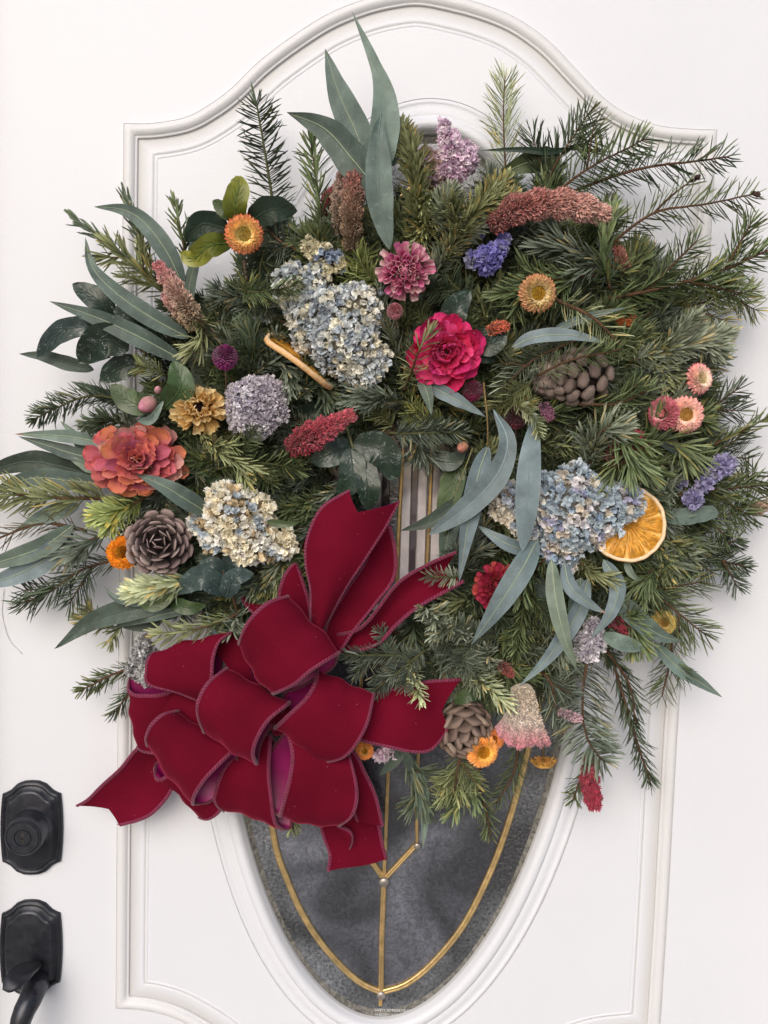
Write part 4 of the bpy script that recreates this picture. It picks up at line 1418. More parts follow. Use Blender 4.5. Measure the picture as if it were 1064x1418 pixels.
# wreath base: bundled twigs wired in a ring, deep inside
base = empty('wreath_base', 'ring of bundled brown twigs carrying the wreath, seen only in gaps deep between the needles', 'wreath ring', P(560, 640, .02))
bt = MB()
for k in range(16):
    ph = rng.uniform(0, 6.28)
    rr = 185 + rng.normal(0, 22)
    pts = []
    for a in np.linspace(0, 2 * math.pi, 50):
        q = rr + 7 * math.sin(3 * a + ph) + 4 * math.sin(7 * a + 2 * ph)
        pts.append(P(570 + q * math.cos(a) * 1.12, 690 + q * math.sin(a) * 1.2, .018 + .010 * math.sin(2 * a + ph)))
    bt.tube(pts, .0028, np.array(TWIGC['b']) * rng.uniform(.6, 1.0), 5, cap=False)
part('twig_bundle', bt, M_twig, base)
bw = MB()
pts = []
for a in np.linspace(0, 2 * math.pi, 900):
    c = P(570 + 185 * math.cos(a) * 1.12, 690 + 185 * math.sin(a) * 1.2, .018)
    rad = nrm(c - P(570, 690, .018))
    pts.append(c + .026 * (math.cos(a * 30) * rad + np.array([0, -math.sin(a * 30) * .6, 0])))
bw.tube(pts, .0006, (.03, .05, .03), 4, cap=False)
part('binding_wire', bw, M_wire, base)

# ================================================================== LEAVES
LC = {
    'blue': ((.125, .175, .19), (.15, .20, .215)),
    'bluel': ((.17, .225, .245), (.20, .255, .275)),
    'grey': ((.085, .125, .11), (.11, .15, .13)),
    'sage': ((.115, .165, .14), (.15, .20, .165)),
    'dkgrey': ((.045, .066, .052), (.065, .088, .07)),
    'pale': ((.19, .245, .20), (.22, .28, .22)),
    'dark': ((.012, .028, .018), (.022, .042, .026)),
    'darkb': ((.028, .050, .050), (.050, .078, .076)),
    'green': ((.028, .058, .018), (.050, .088, .028)),
    'olive': ((.050, .078, .030), (.075, .105, .045)),
    'ygreen': ((.045, .085, .012), (.22, .22, .02)),
}


def leaf(parent, pts, hw, col, seed=0, shape='euc', fold=.25, twist=0, rib=True, mat=None, tipc=None, name='leaf', wav=.06):
    """blade from base to tip along surveyed points; returns the blade"""
    rng = np.random.default_rng(seed + 999)
    n = 26
    w3 = np.array([P(*p) for p in pts])
    c = catmull(w3, n)
    u = upx(c[n // 2])
    t = np.linspace(0, 1, n)
    if shape == 'euc':
        pr = (np.sin(math.pi * np.clip(t, 0, 1) ** .72) ** .85) * (1 - .25 * t) + .05 * (1 - t)
        pr = pr / pr.max()
    elif shape == 'tipwide':
        pr = np.sin(math.pi * t ** 1.1) ** .7
    elif shape == 'whip':
        pr = np.interp(t, [0, .12, .28, .45, .62, .8, 1], [.5, .9, 1, .75, .38, .22, 0])
    elif shape == 'blunt':
        pr = np.minimum(1, (t * 5)) ** .6 * np.sqrt(np.clip(1 - ((t - .15) / .85).clip(0) ** 6, 0, 1))
    else:   # broad oval with a short point
        pr = np.sin(math.pi * t ** .85) ** .62 * (1 - .12 * t)
        pr[t > .93] *= .75
    pr[0] = max(pr[0], .06)
    pr[-1] = .0
    T = nrm(np.gradient(c, axis=0))
    F = nrm(CAM - c)
    F = nrm(F - T * (F * T).sum(1, keepdims=True))
    S = np.cross(T, F)
    tw = twist * t + rng.normal(0, .12)
    S2 = S * np.cos(tw)[:, None] + F * np.sin(tw)[:, None]
    F2 = -S * np.sin(tw)[:, None] + F * np.cos(tw)[:, None]
    a = np.linspace(-1, 1, 9)
    W = hw * u
    edge = 1 + .05 * np.sin(t * 23 + seed) * rng.random()
    G = c[:, None] + S2[:, None] * (a[None, :, None] * (pr * edge)[:, None, None] * W)
    hz = fold * np.abs(a)[None] * pr[:, None] * W + wav * W * np.sin(t * 14 + seed)[:, None] * (a ** 3)[None] + wav * W * .5 * np.sin(t * 31 + seed * 2)[:, None] * (np.abs(a) ** 2)[None]
    G = G + F2[:, None] * hz[..., None]
    c0, c1 = np.array(LC[col][0]), np.array(LC[col][1])
    C = c0 * (1 - t)[:, None, None] + c1 * t[:, None, None] + np.zeros((n, 9, 3))
    C = C * (1 + rng.normal(0, .05)) * (1 + .10 * (np.abs(a) > .9)[None, :, None])
    if tipc is not None:
        k = np.clip((t - .88) / .08, 0, 1)[:, None, None]
        C = C * (1 - k) + np.array(tipc) * k
    mb = MB()
    mb.grid(G, C)
    mb.grid(G - F2[:, None] * .0004, C * .9, flip=True)
    o = part(name, mb, mat or M_euc, parent_thing[0], parent=parent if parent is not parent_thing[0] else None)
    if rib:
        rb = MB()
        k0 = c0 * .4 + np.array([.26, .30, .20]) if (shape == 'euc' and col not in ('dkgrey',)) else c0 * 1.5 + .02
        rb.tube(c[:-1] + F2[:-1] * .0002, np.linspace(1.15, .4, n - 1) * u * (hw / 15) ** .3, k0, 4)
        # side veins, faint
        if shape == 'oval':
            for k in range(4, n - 5, 3):
                for s in (2, 6):
                    e = G[min(n - 1, k + 4), s] + F2[k] * .00025
                    rb.tube([c[k] + F2[k] * .0003, G[min(n - 1, k + 2), 3 if s == 2 else 5] + F2[k] * .0003, e], .28 * u, k0 * .8, 3)
        part('midrib', rb, M_rib, parent_thing[0], parent=o)
    return o


parent_thing = [None]


def spray(name, label, cat, loc, leaves, stems=(), group=None, mat=None):
    th = empty(name, label, cat, P(*loc), group)
    parent_thing[0] = th
    for i, lf in enumerate(leaves):
        pts, hw, col = lf[:3]
        kw = lf[3] if len(lf) > 3 else {}
        leaf(th, pts, hw, col, seed=i * 7 + int(loc[0]), mat=mat, **kw)
    for st in stems:
        pts, r, col = st
        mb = MB()
        c = catmull([P(*p) for p in pts], 16)
        u = upx(c[8])
        mb.tube(c, np.linspace(r, r * .6, 16) * u, col, 6)
        part('stem', mb, M_twig, th)
    return th


BR = (.13, .075, .045)
GR = (.13, .14, .07)
ov = dict(shape='oval', fold=.18)
spray('eucalyptus_sprig', 'grey green eucalyptus sprig of four long leaves standing tallest at the top of the wreath', 'eucalyptus', (533, 300, .07), [
    ([(520, 245, .09), (530, 200, .092), (534, 160, .09), (530, 120, .085), (512, 70, .08), (487, 14, .07)], 21, 'sage', dict(shape='whip')),
    ([(528, 158, .10), (524, 200, .104), (527, 280, .104), (540, 346, .095)], 19, 'grey', dict(shape='tipwide')),
    ([(512, 245, .085), (496, 190, .088), (470, 130, .085), (450, 67, .075)], 21, 'grey', {}),
    ([(525, 265, .095), (488, 220, .095), (450, 178, .09), (397, 155, .08)], 23, 'grey', {}),
    ([(545, 230, .08), (546, 190, .085), (541, 160, .085)], 10, 'sage', dict(rib=False)),
], [([(535, 345, .06), (525, 280, .075), (515, 235, .08)], 2.2, GR)])
spray('eucalyptus_sprig', 'eucalyptus sprig with two strongly bent leaves arching over the upper left', 'eucalyptus', (250, 430, .06), [
    ([(255, 400, .07), (232, 350, .08), (200, 308, .08), (170, 290, .075), (130, 286, .065)], 14, 'grey', {}),
    ([(262, 468, .07), (210, 440, .08), (160, 405, .08), (128, 370, .075), (118, 328, .065)], 14, 'grey', dict(fold=.35)),
    ([(250, 470, .065), (262, 400, .07), (270, 350, .07), (255, 290, .06)], 9, 'sage', {}),
], [([(270, 460, .05), (255, 400, .065), (230, 340, .07)], 2.2, BR)])
spray('eucalyptus_sprig', 'two narrow grey green leaves crossing the dark frosted ones at the left', 'eucalyptus', (245, 500, .06), [
    ([(255, 500, .08), (190, 465, .095), (130, 438, .09), (68, 417, .07)], 14, 'grey', dict(fold=.3)),
    ([(130, 512, .055), (90, 502, .06), (60, 493, .058), (26, 490, .05)], 10, 'dkgrey', {}),
    ([(175, 560, .05), (140, 545, .055), (98, 528, .05)], 9, 'grey', {}),
])
spray('eucalyptus_sprig', 'small pair of pointed leaves with reddish tips left of the coral zinnia', 'eucalyptus', (135, 620, .05), [
    ([(150, 615, .06), (100, 605, .065), (60, 602, .06), (20, 601, .055)], 9, 'sage', dict(tipc=(.22, .08, .06))),
    ([(150, 640, .055), (100, 628, .06), (60, 615, .055), (25, 604, .05)], 10, 'grey', {}),
    ([(130, 640, .05), (105, 605, .055), (84, 583, .05)], 8, 'sage', {}),
])
spray('eucalyptus_sprig', 'broad dull eucalyptus leaves running off the left edge behind the light fir branch', 'eucalyptus', (130, 650, .045), [
    ([(130, 660, .05), (80, 645, .055), (30, 640, .055), (-40, 662, .05)], 17, 'dkgrey', {}),
    ([(150, 672, .055), (90, 665, .06), (40, 663, .06), (-30, 690, .055)], 14, 'grey', {}),
    ([(110, 700, .05), (70, 712, .055), (20, 735, .05)], 12, 'sage', {}),
    ([(135, 655, .06), (110, 640, .062), (92, 632, .06)], 7, 'pale', dict(rib=False)),
])
spray('eucalyptus_sprig', 'pair of pale blue green leaves pointing off the left edge below the brown twig', 'eucalyptus', (110, 725, .05), [
    ([(102, 727, .065), (60, 757, .07), (10, 775, .068), (-50, 790, .06)], 14, 'sage', {}),
    ([(100, 730, .06), (70, 768, .066), (20, 797, .064), (-40, 815, .056)], 17, 'bluel', {}),
])
spray('eucalyptus_sprig', 'dull grey green leaf with sharp tip pointing down left, under the pale noble fir', 'eucalyptus', (250, 840, .05), [
    ([(250, 835, .065), (190, 842, .075), (130, 860, .07), (75, 899, .055)], 16, 'dkgrey', dict(fold=.3)),
    ([(285, 838, .07), (230, 850, .078), (190, 860, .072), (150, 872, .06)], 7, 'grey', {}),
    ([(225, 860, .05), (180, 862, .055), (150, 850, .05)], 12, 'dkgrey', {}),
    ([(215, 835, .075), (165, 830, .08), (143, 812, .075)], 7, 'grey', {}),
    ([(350, 920, .06), (300, 880, .075), (283, 838, .07)], 3.5, 'blue', dict(rib=False)),
])
spray('eucalyptus_sprig', 'single narrow eucalyptus leaf lying over the lower right of the coral zinnia', 'eucalyptus', (285, 712, .09), [
    ([(290, 712, .085), (255, 690, .105), (225, 672, .11), (188, 656, .10)], 14, 'grey', dict(fold=.3)),
])
spray('eucalyptus_sprig', 'pale blue level leaf pair between the camellia and the grey round scaled cone', 'eucalyptus', (840, 470, .09), [
    ([(710, 481, .10), (740, 467, .108), (790, 464, .108), (842, 475, .10)], 10, 'bluel', {}),
    ([(765, 458, .085), (810, 440, .095), (868, 425, .09)], 6, 'blue', {}),
])
spray('eucalyptus_sprig', 'two short grey leaves sticking out below the camellia', 'eucalyptus', (585, 530, .08), [
    ([(582, 520, .09), (592, 545, .098), (598, 575, .095)], 9, 'sage', {}),
    ([(588, 530, .09), (630, 552, .10), (673, 577, .098)], 10, 'blue', {}),
])
spray('eucalyptus_sprig', 'sprig whose large sickle shaped blue leaf sweeps down left over the open centre', 'eucalyptus', (682, 560, .09), [
    ([(684, 568, .10), (703, 610, .118), (690, 655, .122), (650, 700, .118), (594, 741, .10)], 17, 'bluel', dict(fold=.3, shape='tipwide')),
    ([(676, 618, .09), (662, 660, .108), (648, 730, .108), (636, 806, .095)], 15, 'blue', {}),
    ([(640, 640, .05), (622, 690, .06), (615, 740, .055)], 17, 'olive', dict(shape='oval')),
    ([(640, 660, .045), (625, 720, .05), (610, 800, .045)], 15, 'grey', {}),
    ([(640, 690, .06), (600, 720, .065), (555, 735, .06)], 11, 'dkgrey', {}),
], [([(670, 530, .09), (675, 580, .105), (676, 620, .10)], 1.5, (.20, .14, .06)), ([(655, 620, .08), (640, 660, .09), (628, 690, .09)], 1.2, (.18, .17, .08))])
spray('eucalyptus_sprig', 'broad straight blue leaf hanging in front of the left end of the blue hydrangea', 'eucalyptus', (742, 570, .09), [
    ([(742, 572, .10), (735, 630, .122), (730, 700, .124), (724, 764, .11)], 17, 'blue', dict(shape='tipwide', fold=.2)),
])
spray('eucalyptus_sprig', 'wide blue leaf pointing down left across the red zinnia, with a side leaf', 'eucalyptus', (742, 750, .09), [
    ([(744, 748, .10), (722, 790, .118), (690, 840, .118), (653, 893, .10)], 17, 'blue', dict(fold=.2)),
    ([(735, 765, .09), (700, 752, .098), (660, 727, .09)], 10, 'blue', {}),
])
spray('eucalyptus_sprig', 'cluster of grey blue leaves hanging in a fan under the blue hydrangea', 'eucalyptus', (775, 775, .08), [
    ([(764, 775, .10), (770, 830, .118), (783, 885, .118), (800, 930, .10)], 12, 'pale', dict(fold=.3)),
    ([(782, 780, .10), (790, 812, .112), (815, 835, .115), (840, 850, .11)], 10, 'blue', dict(tipc=(.45, .24, .20))),
    ([(815, 800, .085), (800, 850, .092), (760, 910, .09), (720, 950, .08)], 12, 'blue', {}),
    ([(745, 800, .08), (755, 830, .088), (762, 880, .08)], 12, 'dkgrey', {}),
    ([(805, 800, .08), (800, 840, .085), (790, 890, .08)], 13, 'sage', {}),
    ([(836, 775, .09), (856, 810, .10), (846, 850, .10), (818, 885, .09)], 11, 'blue', dict(fold=.35)),
])
spray('eucalyptus_sprig', 'long leaves reaching out to the lower right beyond the orange slice', 'eucalyptus', (850, 830, .06), [
    ([(850, 820, .07), (880, 855, .08), (915, 880, .08), (945, 888, .07)], 14, 'grey', {}),
    ([(905, 890, .055), (940, 925, .06), (970, 945, .06), (1001, 966, .05)], 10, 'grey', {}),
    ([(836, 878, .08), (860, 890, .09), (893, 898, .08)], 12, 'sage', dict(shape='oval')),
    ([(866, 775, .08), (875, 795, .085), (890, 805, .08)], 5, 'pale', dict(rib=False)),
    ([(880, 800, .055), (885, 830, .06), (875, 860, .055)], 10, 'dkgrey', {}),
])
spray('eucalyptus_sprig', 'short blunt grey leaf under the purple statice at the right', 'eucalyptus', (935, 720, .07), [
    ([(920, 715, .07), (950, 716, .078), (995, 708, .075)], 12, 'grey', dict(shape='blunt')),
])
spray('eucalyptus_sprig', 'dull leaves behind the fir at the top right, below the pale fir tip', 'eucalyptus', (750, 210, .05), [
    ([(790, 205, .05), (760, 210, .06), (720, 207, .062), (665, 208, .055)], 4.5, 'dark', dict(rib=False)),
    ([(775, 215, .04), (730, 225, .05), (685, 245, .045)], 16, 'olive', {}),
])
spray('eucalyptus_sprig', 'narrow leaves hanging over the glass at the foot of the wreath', 'eucalyptus', (575, 1040, .05), [
    ([(560, 1040, .05), (580, 1080, .055), (588, 1130, .052), (586, 1176, .045)], 9, 'sage', {}),
    ([(560, 1035, .06), (545, 1055, .062), (525, 1075, .055)], 8, 'dkgrey', {}),
    ([(552, 1035, .06), (566, 1055, .062), (572, 1078, .055)], 7, 'dkgrey', {}),
])
spray('eucalyptus_sprig', 'bluish grey leaf behind the pink strawflower pair', 'eucalyptus', (905, 600, .06), [
    ([(905, 600, .06), (930, 615, .07), (950, 635, .065)], 10, 'blue', {}),
])
# glossy broad leaves
spray('camellia_sprig', 'yellow tinged glossy leaves round the orange strawflower at the upper left', 'leaf sprig', (320, 330, .07), [
    ([(332, 312, .085), (325, 285, .10), (331, 258, .10), (326, 243, .09)], 18, 'ygreen', ov),
    ([(322, 336, .085), (290, 340, .10), (268, 358, .095), (248, 349, .09)], 17, 'ygreen', ov),
    ([(318, 318, .075), (280, 310, .08), (258, 335, .075)], 19, 'dark', ov),
    ([(322, 305, .08), (310, 290, .085), (294, 278, .08)], 11, 'olive', ov),
], [([(338, 360, .07), (345, 400, .065), (365, 460, .05)], 2.6, (.17, .12, .09))], mat=M_camc)
spray('camellia_sprig', 'dark glossy leaf right of the orange strawflower', 'leaf sprig', (350, 305, .06), [
    ([(345, 308, .08), (375, 290, .09), (412, 292, .08)], 20, 'dark', ov),
], mat=M_camc)
spray('camellia_sprig', 'frosted dark glossy leaves sticking out at the left of the wreath', 'leaf sprig', (190, 480, .06), [
    ([(158, 445, .07), (135, 415, .08), (100, 393, .075)], 18, 'dark', ov),
    ([(194, 462, .07), (180, 440, .078), (158, 425, .072)], 17, 'dark', ov),
    ([(142, 460, .075), (115, 452, .085), (80, 462, .082), (50, 496, .07)], 16, 'darkb', ov),
    ([(178, 485, .08), (145, 470, .088), (108, 502, .08)], 26, 'dark', dict(shape='oval', fold=.25)),
    ([(195, 500, .065), (165, 510, .07), (138, 528, .065)], 18, 'dark', ov),
    ([(225, 480, .06), (210, 465, .065), (198, 455, .06)], 16, 'dark', ov),
], [([(240, 520, .05), (190, 480, .065), (150, 450, .07)], 2.4, BR)], mat=M_cam)
spray('camellia_sprig', 'green leaves with the pink camellia bud at the left', 'leaf sprig', (215, 570, .08), [
    ([(213, 553, .09), (185, 558, .10), (153, 533, .09)], 18, 'olive', ov),
    ([(228, 565, .095), (250, 535, .108), (240, 499, .10)], 21, 'green', ov),
    ([(192, 583, .10), (210, 580, .105), (228, 552, .10)], 6, 'sage', dict(rib=False)),
], mat=M_camc)
spray('camellia_sprig', 'dark leaves in the centre, left of the hole of the wreath', 'leaf sprig', (490, 610, .06), [
    ([(490, 612, .075), (530, 625, .085), (548, 668, .078)], 24, 'dark', ov),
    ([(488, 615, .07), (455, 630, .08), (430, 640, .075)], 20, 'dark', ov),
    ([(498, 630, .08), (510, 675, .09), (510, 708, .08)], 19, 'dark', ov),
    ([(485, 620, .08), (488, 660, .088), (468, 690, .08)], 20, 'dark', ov),
], [([(480, 590, .06), (490, 625, .08), (500, 665, .08)], 2.2, GR)], mat=M_cam)
spray('camellia_sprig', 'frosted black green leaves at the right shoulder of the hot pink camellia', 'leaf sprig', (655, 470, .08), [
    ([(622, 470, .085), (630, 430, .095), (652, 402, .09)], 20, 'dark', ov),
    ([(650, 462, .085), (680, 475, .095), (700, 455, .09)], 19, 'dark', ov),
    ([(655, 475, .08), (668, 490, .088), (690, 495, .08)], 13, 'dark', ov),
], mat=M_cam)
spray('camellia_sprig', 'blue green oval leaves below the cream and blue hydrangea', 'leaf sprig', (310, 815, .07), [
    ([(315, 822, .085), (280, 800, .098), (241, 822, .088)], 18, 'darkb', ov),
    ([(313, 828, .085), (325, 800, .095), (352, 795, .088)], 15, 'darkb', ov),
    ([(312, 795, .075), (295, 782, .08), (272, 788, .076)], 12, 'darkb', ov),
    ([(320, 800, .07), (322, 780, .075), (350, 775, .07)], 16, 'darkb', ov),
    ([(300, 770, .06), (330, 790, .065), (350, 820, .06)], 18, 'dark', ov),
], [([(330, 850, .06), (320, 820, .08), (300, 770, .07)], 2.2, BR)], mat=M_cam)
spray('camellia_sprig', 'green curled leaves under the pale noble fir cushion', 'leaf sprig', (250, 840, .07), [
    ([(190, 828, .085), (215, 838, .092), (245, 822, .088)], 10, 'olive', dict(shape='oval', fold=.4)),
    ([(235, 832, .08), (260, 842, .088), (285, 838, .08)], 11, 'green', ov),
    ([(250, 850, .06), (210, 845, .065), (180, 852, .06)], 14, 'green', ov),
], mat=M_camc)
spray('camellia_sprig', 'dull green leaves hanging at the top of the hole, beside the small bud', 'leaf sprig', (630, 620, .06), [
    ([(600, 625, .055), (622, 640, .06), (645, 625, .055)], 14, 'dkgrey', ov),
    ([(640, 632, .05), (625, 670, .055), (618, 710, .05)], 17, 'olive', ov),
    ([(668, 640, .06), (655, 670, .062), (640, 700, .06)], 10, 'olive', {}),
], mat=M_camc)
spray('camellia_sprig', 'green leaf tucked between the bow streamer and the lower pine cone', 'leaf sprig', (660, 970, .06), [
    ([(672, 960, .075), (650, 962, .08), (628, 975, .075)], 11, 'green', ov),
    ([(690, 985, .06), (705, 1000, .065), (700, 1020, .06)], 16, 'dark', ov),
], mat=M_camc)
spray('camellia_sprig', 'slim green leaf pointing at the bow from the cream and blue hydrangea', 'leaf sprig', (375, 725, .07), [
    ([(370, 722, .09), (395, 726, .097), (419, 722, .09)], 5.5, 'olive', dict(rib=False)),
], mat=M_camc)
spray('camellia_sprig', 'broad dark green leaf in the shade above the cream and blue hydrangea', 'leaf sprig', (300, 650, .05), [
    ([(280, 650, .055), (310, 665, .06), (345, 690, .055)], 16, 'green', ov),
    ([(400, 580, .05), (440, 570, .055), (480, 575, .05)], 16, 'dark', ov),
], mat=M_camc)

# ================================================================== FLOWERS
def rotM(ax, a):
    return np.array(Matrix.Rotation(a, 4, ax))


def trM(x, y, z):
    M = np.eye(4)
    M[:3, 3] = (x, y, z)
    return M


def local(th, M):
    """frame relative to the thing"""
    L = M.copy()
    L[:3, 3] = M[:3, 3] - np.array(th.location)
    return L


def petal_mesh(name, L, W, c0, c1, cup=.2, side=.15, jit=.03, prof=None, mat=None, na=7, nb=8, cvar=0, notch=0, edgec=None):
    mb = MB()
    mb.petals(np.zeros((1, 3)), np.array([[0, 1., 0]]), np.array([[0, 0, 1.]]), L, W, np.array(c0), np.array(c1), cup, side, jit, na, nb, prof, 0, 0)
    return mb.mesh(name, mat or M_petal)


def petalM(az, r0, z0, elev, roll=0):
    """petal placed round local Z: azimuth, start radius, height, elevation from the plane"""
    return rotM('Z', az) @ trM(0, r0, z0) @ rotM('X', elev) @ rotM('Y', roll)


# ---- strawflowers
def strawflower(label, x, y, d, r, tx, tz, co, ci, cd, rd=.42, squash=0, group='strawflowers tucked into the wreath', deep=.35, tipc=None, n=30, cone=0):
    M = fr(x, y, d, tx, tz)
    th = empty('strawflower', label, 'strawflower', M[:3, 3], group)
    rng = np.random.default_rng(int(x + y))
    mb = MB()
    co, ci = np.array(co), np.array(ci)
    tipc = co if tipc is None else np.array(tipc)
    rows = 6
    for k in range(rows):
        f = k / (rows - 1)
        m = n - k
        az = np.arange(m) * 2 * math.pi / m + rng.uniform(0, 1) + rng.normal(0, .05, m)
        el = R_(-18) + f * R_(62) + rng.normal(0, .1, m)
        L = r * (.56 - .20 * f)
        r0 = r * (.50 - .12 * f)
        C = np.stack([np.cos(az) * r0, np.sin(az) * r0, np.full(m, f * r * .10 - r * deep * .3 * (1 - f))], 1)
        Y = np.stack([np.cos(az) * np.cos(el), np.sin(az) * np.cos(el), np.sin(el)], 1)
        Z = np.stack([-np.cos(az) * np.sin(el), -np.sin(az) * np.sin(el), np.cos(el)], 1)
        prof = np.array([.7, 1, .95, .65, .08])
        c0 = ci * (1 - .0 * f)
        c1 = tipc * (1 - f) + co * f
        C = C @ M[:3, :3].T + M[:3, 3]
        u = np.linalg.norm(M[:3, 0])
        mb.petals(C, Y @ M[:3, :3].T / u, Z @ M[:3, :3].T / u, L * u, r * .23 * u, c0, c1, .22, .25, .03, 3, 5, prof, 0, .08)
    part('bracts', mb, M_petal, th, kind='stuff')
    # central disc of tiny florets
    db_ = MB()
    R0 = r * rd
    u = np.linalg.norm(M[:3, 0])
    db_.lathe([(0, r * .02), (R0 * .5, r * .08), (R0 * .85, r * .10), (R0, r * .03), (R0 * 1.02, -r * .1)], np.array(cd) * .7, 24, M)
    N = 260
    i = np.arange(N)
    a = i * 2.39996
    rr = R0 * np.sqrt((i + .5) / N)
    C = np.stack([np.cos(a) * rr, np.sin(a) * rr, r * (.06 + .05 * np.sin(rr / R0 * 2.6))], 1) @ M[:3, :3].T + M[:3, 3]
    Dn = np.stack([np.cos(a) * rr / R0 * .5, np.sin(a) * rr / R0 * .5, np.ones(N)], 1) + rng.normal(0, .15, (N, 3))
    ccol = np.array(cd) * (1 + rng.normal(0, .18, (N, 1)))
    ccol = ccol * (1 - .12 * ((rr / R0 < .45)[:, None]))
    db_.needles(C, Dn @ M[:3, :3].T, np.tile(M[:3, 0], (N, 1)), r * .12 * u, r * .085 * u, ccol * .85, (ccol * 1.25).clip(0, .95), 0, cheap=True)
    part('disc', db_, M_disc, th, kind='stuff')
    # stem and green base
    sb_ = MB()
    e = M[:3, 3] - M[:3, 2] / u * .03
    sb_.tube([M[:3, 3] - M[:3, 2] / u * .004, e], .0016, (.15, .10, .05), 6)
    part('stem', sb_, M_twig, th)
    return th


OR_, YE = (.78, .20, .035), (.86, .50, .10)
strawflower('orange strawflower with red tipped bracts facing forward, at the upper left between green leaves', 338, 324, .105, 27, .02, .05, (.92, .60, .22), (.93, .76, .36), (.84, .62, .20), .38, tipc=(.76, .16, .09))
strawflower('yellow strawflower with a thin needle across it, right of the blue statice', 745, 406, .115, 27, .25, .0, (.93, .76, .34), (.92, .80, .46), (.78, .50, .08), .48, tipc=(.88, .42, .20))
strawflower('small deep orange strawflower hidden half behind the rosette pine cone', 171, 765, .088, 24, -.15, .1, (.78, .28, .02), (.82, .36, .03), (.55, .24, .02), .38, tipc=(.72, .20, .02))
strawflower('cream pink strawflower showing its ochre disc, right of its rosy twin', 950, 574, .098, 26, .25, .0, (.80, .52, .50), (.85, .66, .55), (.72, .42, .12), .58, tipc=(.75, .35, .38))
strawflower('rosy pink strawflower seen from the side, left of the ochre disc', 918, 572, .098, 24, -.75, .0, (.70, .22, .28), (.78, .42, .42), (.6, .2, .2), .2, tipc=(.62, .12, .20))
strawflower('pale pink strawflower with a cream centre, uppermost at the right edge of the wreath', 970, 524, .085, 22, .75, .15, (.82, .62, .58), (.85, .72, .60), (.80, .64, .40), .42, tipc=(.72, .22, .30))
strawflower('gold strawflower under the lower pine cone', 669, 1041, .09, 24, .35, -.35, (.86, .46, .14), (.86, .52, .12), (.80, .40, .04), .45, tipc=(.80, .32, .16))
strawflower('smaller orange strawflower wedged between the lower pine cone and the pink fan', 684, 1024, .08, 15, .1, -.1, (.84, .42, .14), (.80, .30, .10), (.70, .30, .04), .3, tipc=(.78, .28, .14))
strawflower('flattened yellow strawflower at the rim of the glass below the pink fan', 753, 1055, .05, 18, .1, -1.6, (.80, .50, .12), (.80, .52, .14), (.7, .4, .06), .4)
strawflower('tiny orange and yellow bloom peeping out under the right hand bow loop', 505, 1040, .062, 13, 0, -.2, (.75, .22, .08), (.80, .55, .20), (.7, .35, .05), .35)
strawflower('soft yellow bloom half hidden by needles at the lower right edge', 920, 862, .06, 18, .3, 0, (.62, .48, .16), (.60, .50, .20), (.5, .3, .08), .4)
strawflower('orange red bloom buried in needles right of the yellow strawflower', 866, 437, .056, 16, .2, .3, (.50, .12, .05), (.45, .14, .05), (.3, .1, .04), .4)


# ---- zinnias and camellia: petals are parts of their own
def rosette(name, cat, label, x, y, d, tx, tz, rings, meshes, group=None, spin=0, squx=1, squy=1, rng=None, disc=None, cls=None):
    M = fr(x, y, d, tx, tz, spin)
    th = empty(name, label, cat, M[:3, 3], group)
    Ml = local(th, M) @ np.diag([squx, squy, 1, 1])
    rng = np.random.default_rng(int(x * 3 + y))
    for (n_, r0, z0, elev, sc_, off) in rings:
        for i in range(n_):
            az = i * 2 * math.pi / n_ + off + rng.normal(0, .10)
            s = sc_ * rng.normal(1, .08)
            Mp = petalM(az, r0 * rng.normal(1, .07), z0 + rng.normal(0, 1), R_(elev + rng.normal(0, 8)), rng.normal(0, .18)) @ np.diag([s, s, s, 1])
            piece('petal', meshes[rng.integers(len(meshes))], th, Ml @ Mp)
    return th, M, Ml


# coral zinnia, left
rp = np.array([.40, .70, .92, 1.05, 1.12, 1.08, .92, .62])
co_m = [petal_mesh('petal', 25, 21, (.46, .08, .15), c1, cup, .16, .03, rp, nb=8) for c1, cup in
        (((.68, .22, .16), .12), ((.74, .25, .12), .22), ((.58, .15, .21), -.1), ((.76, .42, .36), .3), ((.72, .17, .14), .05))]
th, M, Ml = rosette('zinnia', 'zinnia', 'large coral and rose double zinnia at the left of the wreath, crossed by a leaf', 190, 638, .085, -.05, .10,
                    [(15, 34, 0, -18, 1.1, .1), (15, 30, 4, 2, 1.05, .4), (14, 24, 8, 16, 1.0, .0), (12, 18, 11, 32, .95, .3), (10, 10, 14, 50, .88, .1), (7, 4, 17, 66, .75, .2), (5, 0, 19, 78, .6, .5)], co_m, squx=1.12, squy=.82)
db_ = MB()
rng = np.random.default_rng(3)
u = np.linalg.norm(M[:3, 0])
C = (np.stack([rng.normal(12, 7, 60), rng.normal(-14, 3.5, 60), rng.normal(20, 3, 60)], 1)) @ M[:3, :3].T + M[:3, 3]
db_.needles(C, rng.normal(0, .4, (60, 3)) + M[:3, 2] / u, np.tile(M[:3, 0], (60, 1)), 6 * u, 2 * u, (.12, .05, .04), (.35, .18, .08), .1, cheap=True)
part('disc', db_, M_disc, th, kind='stuff')

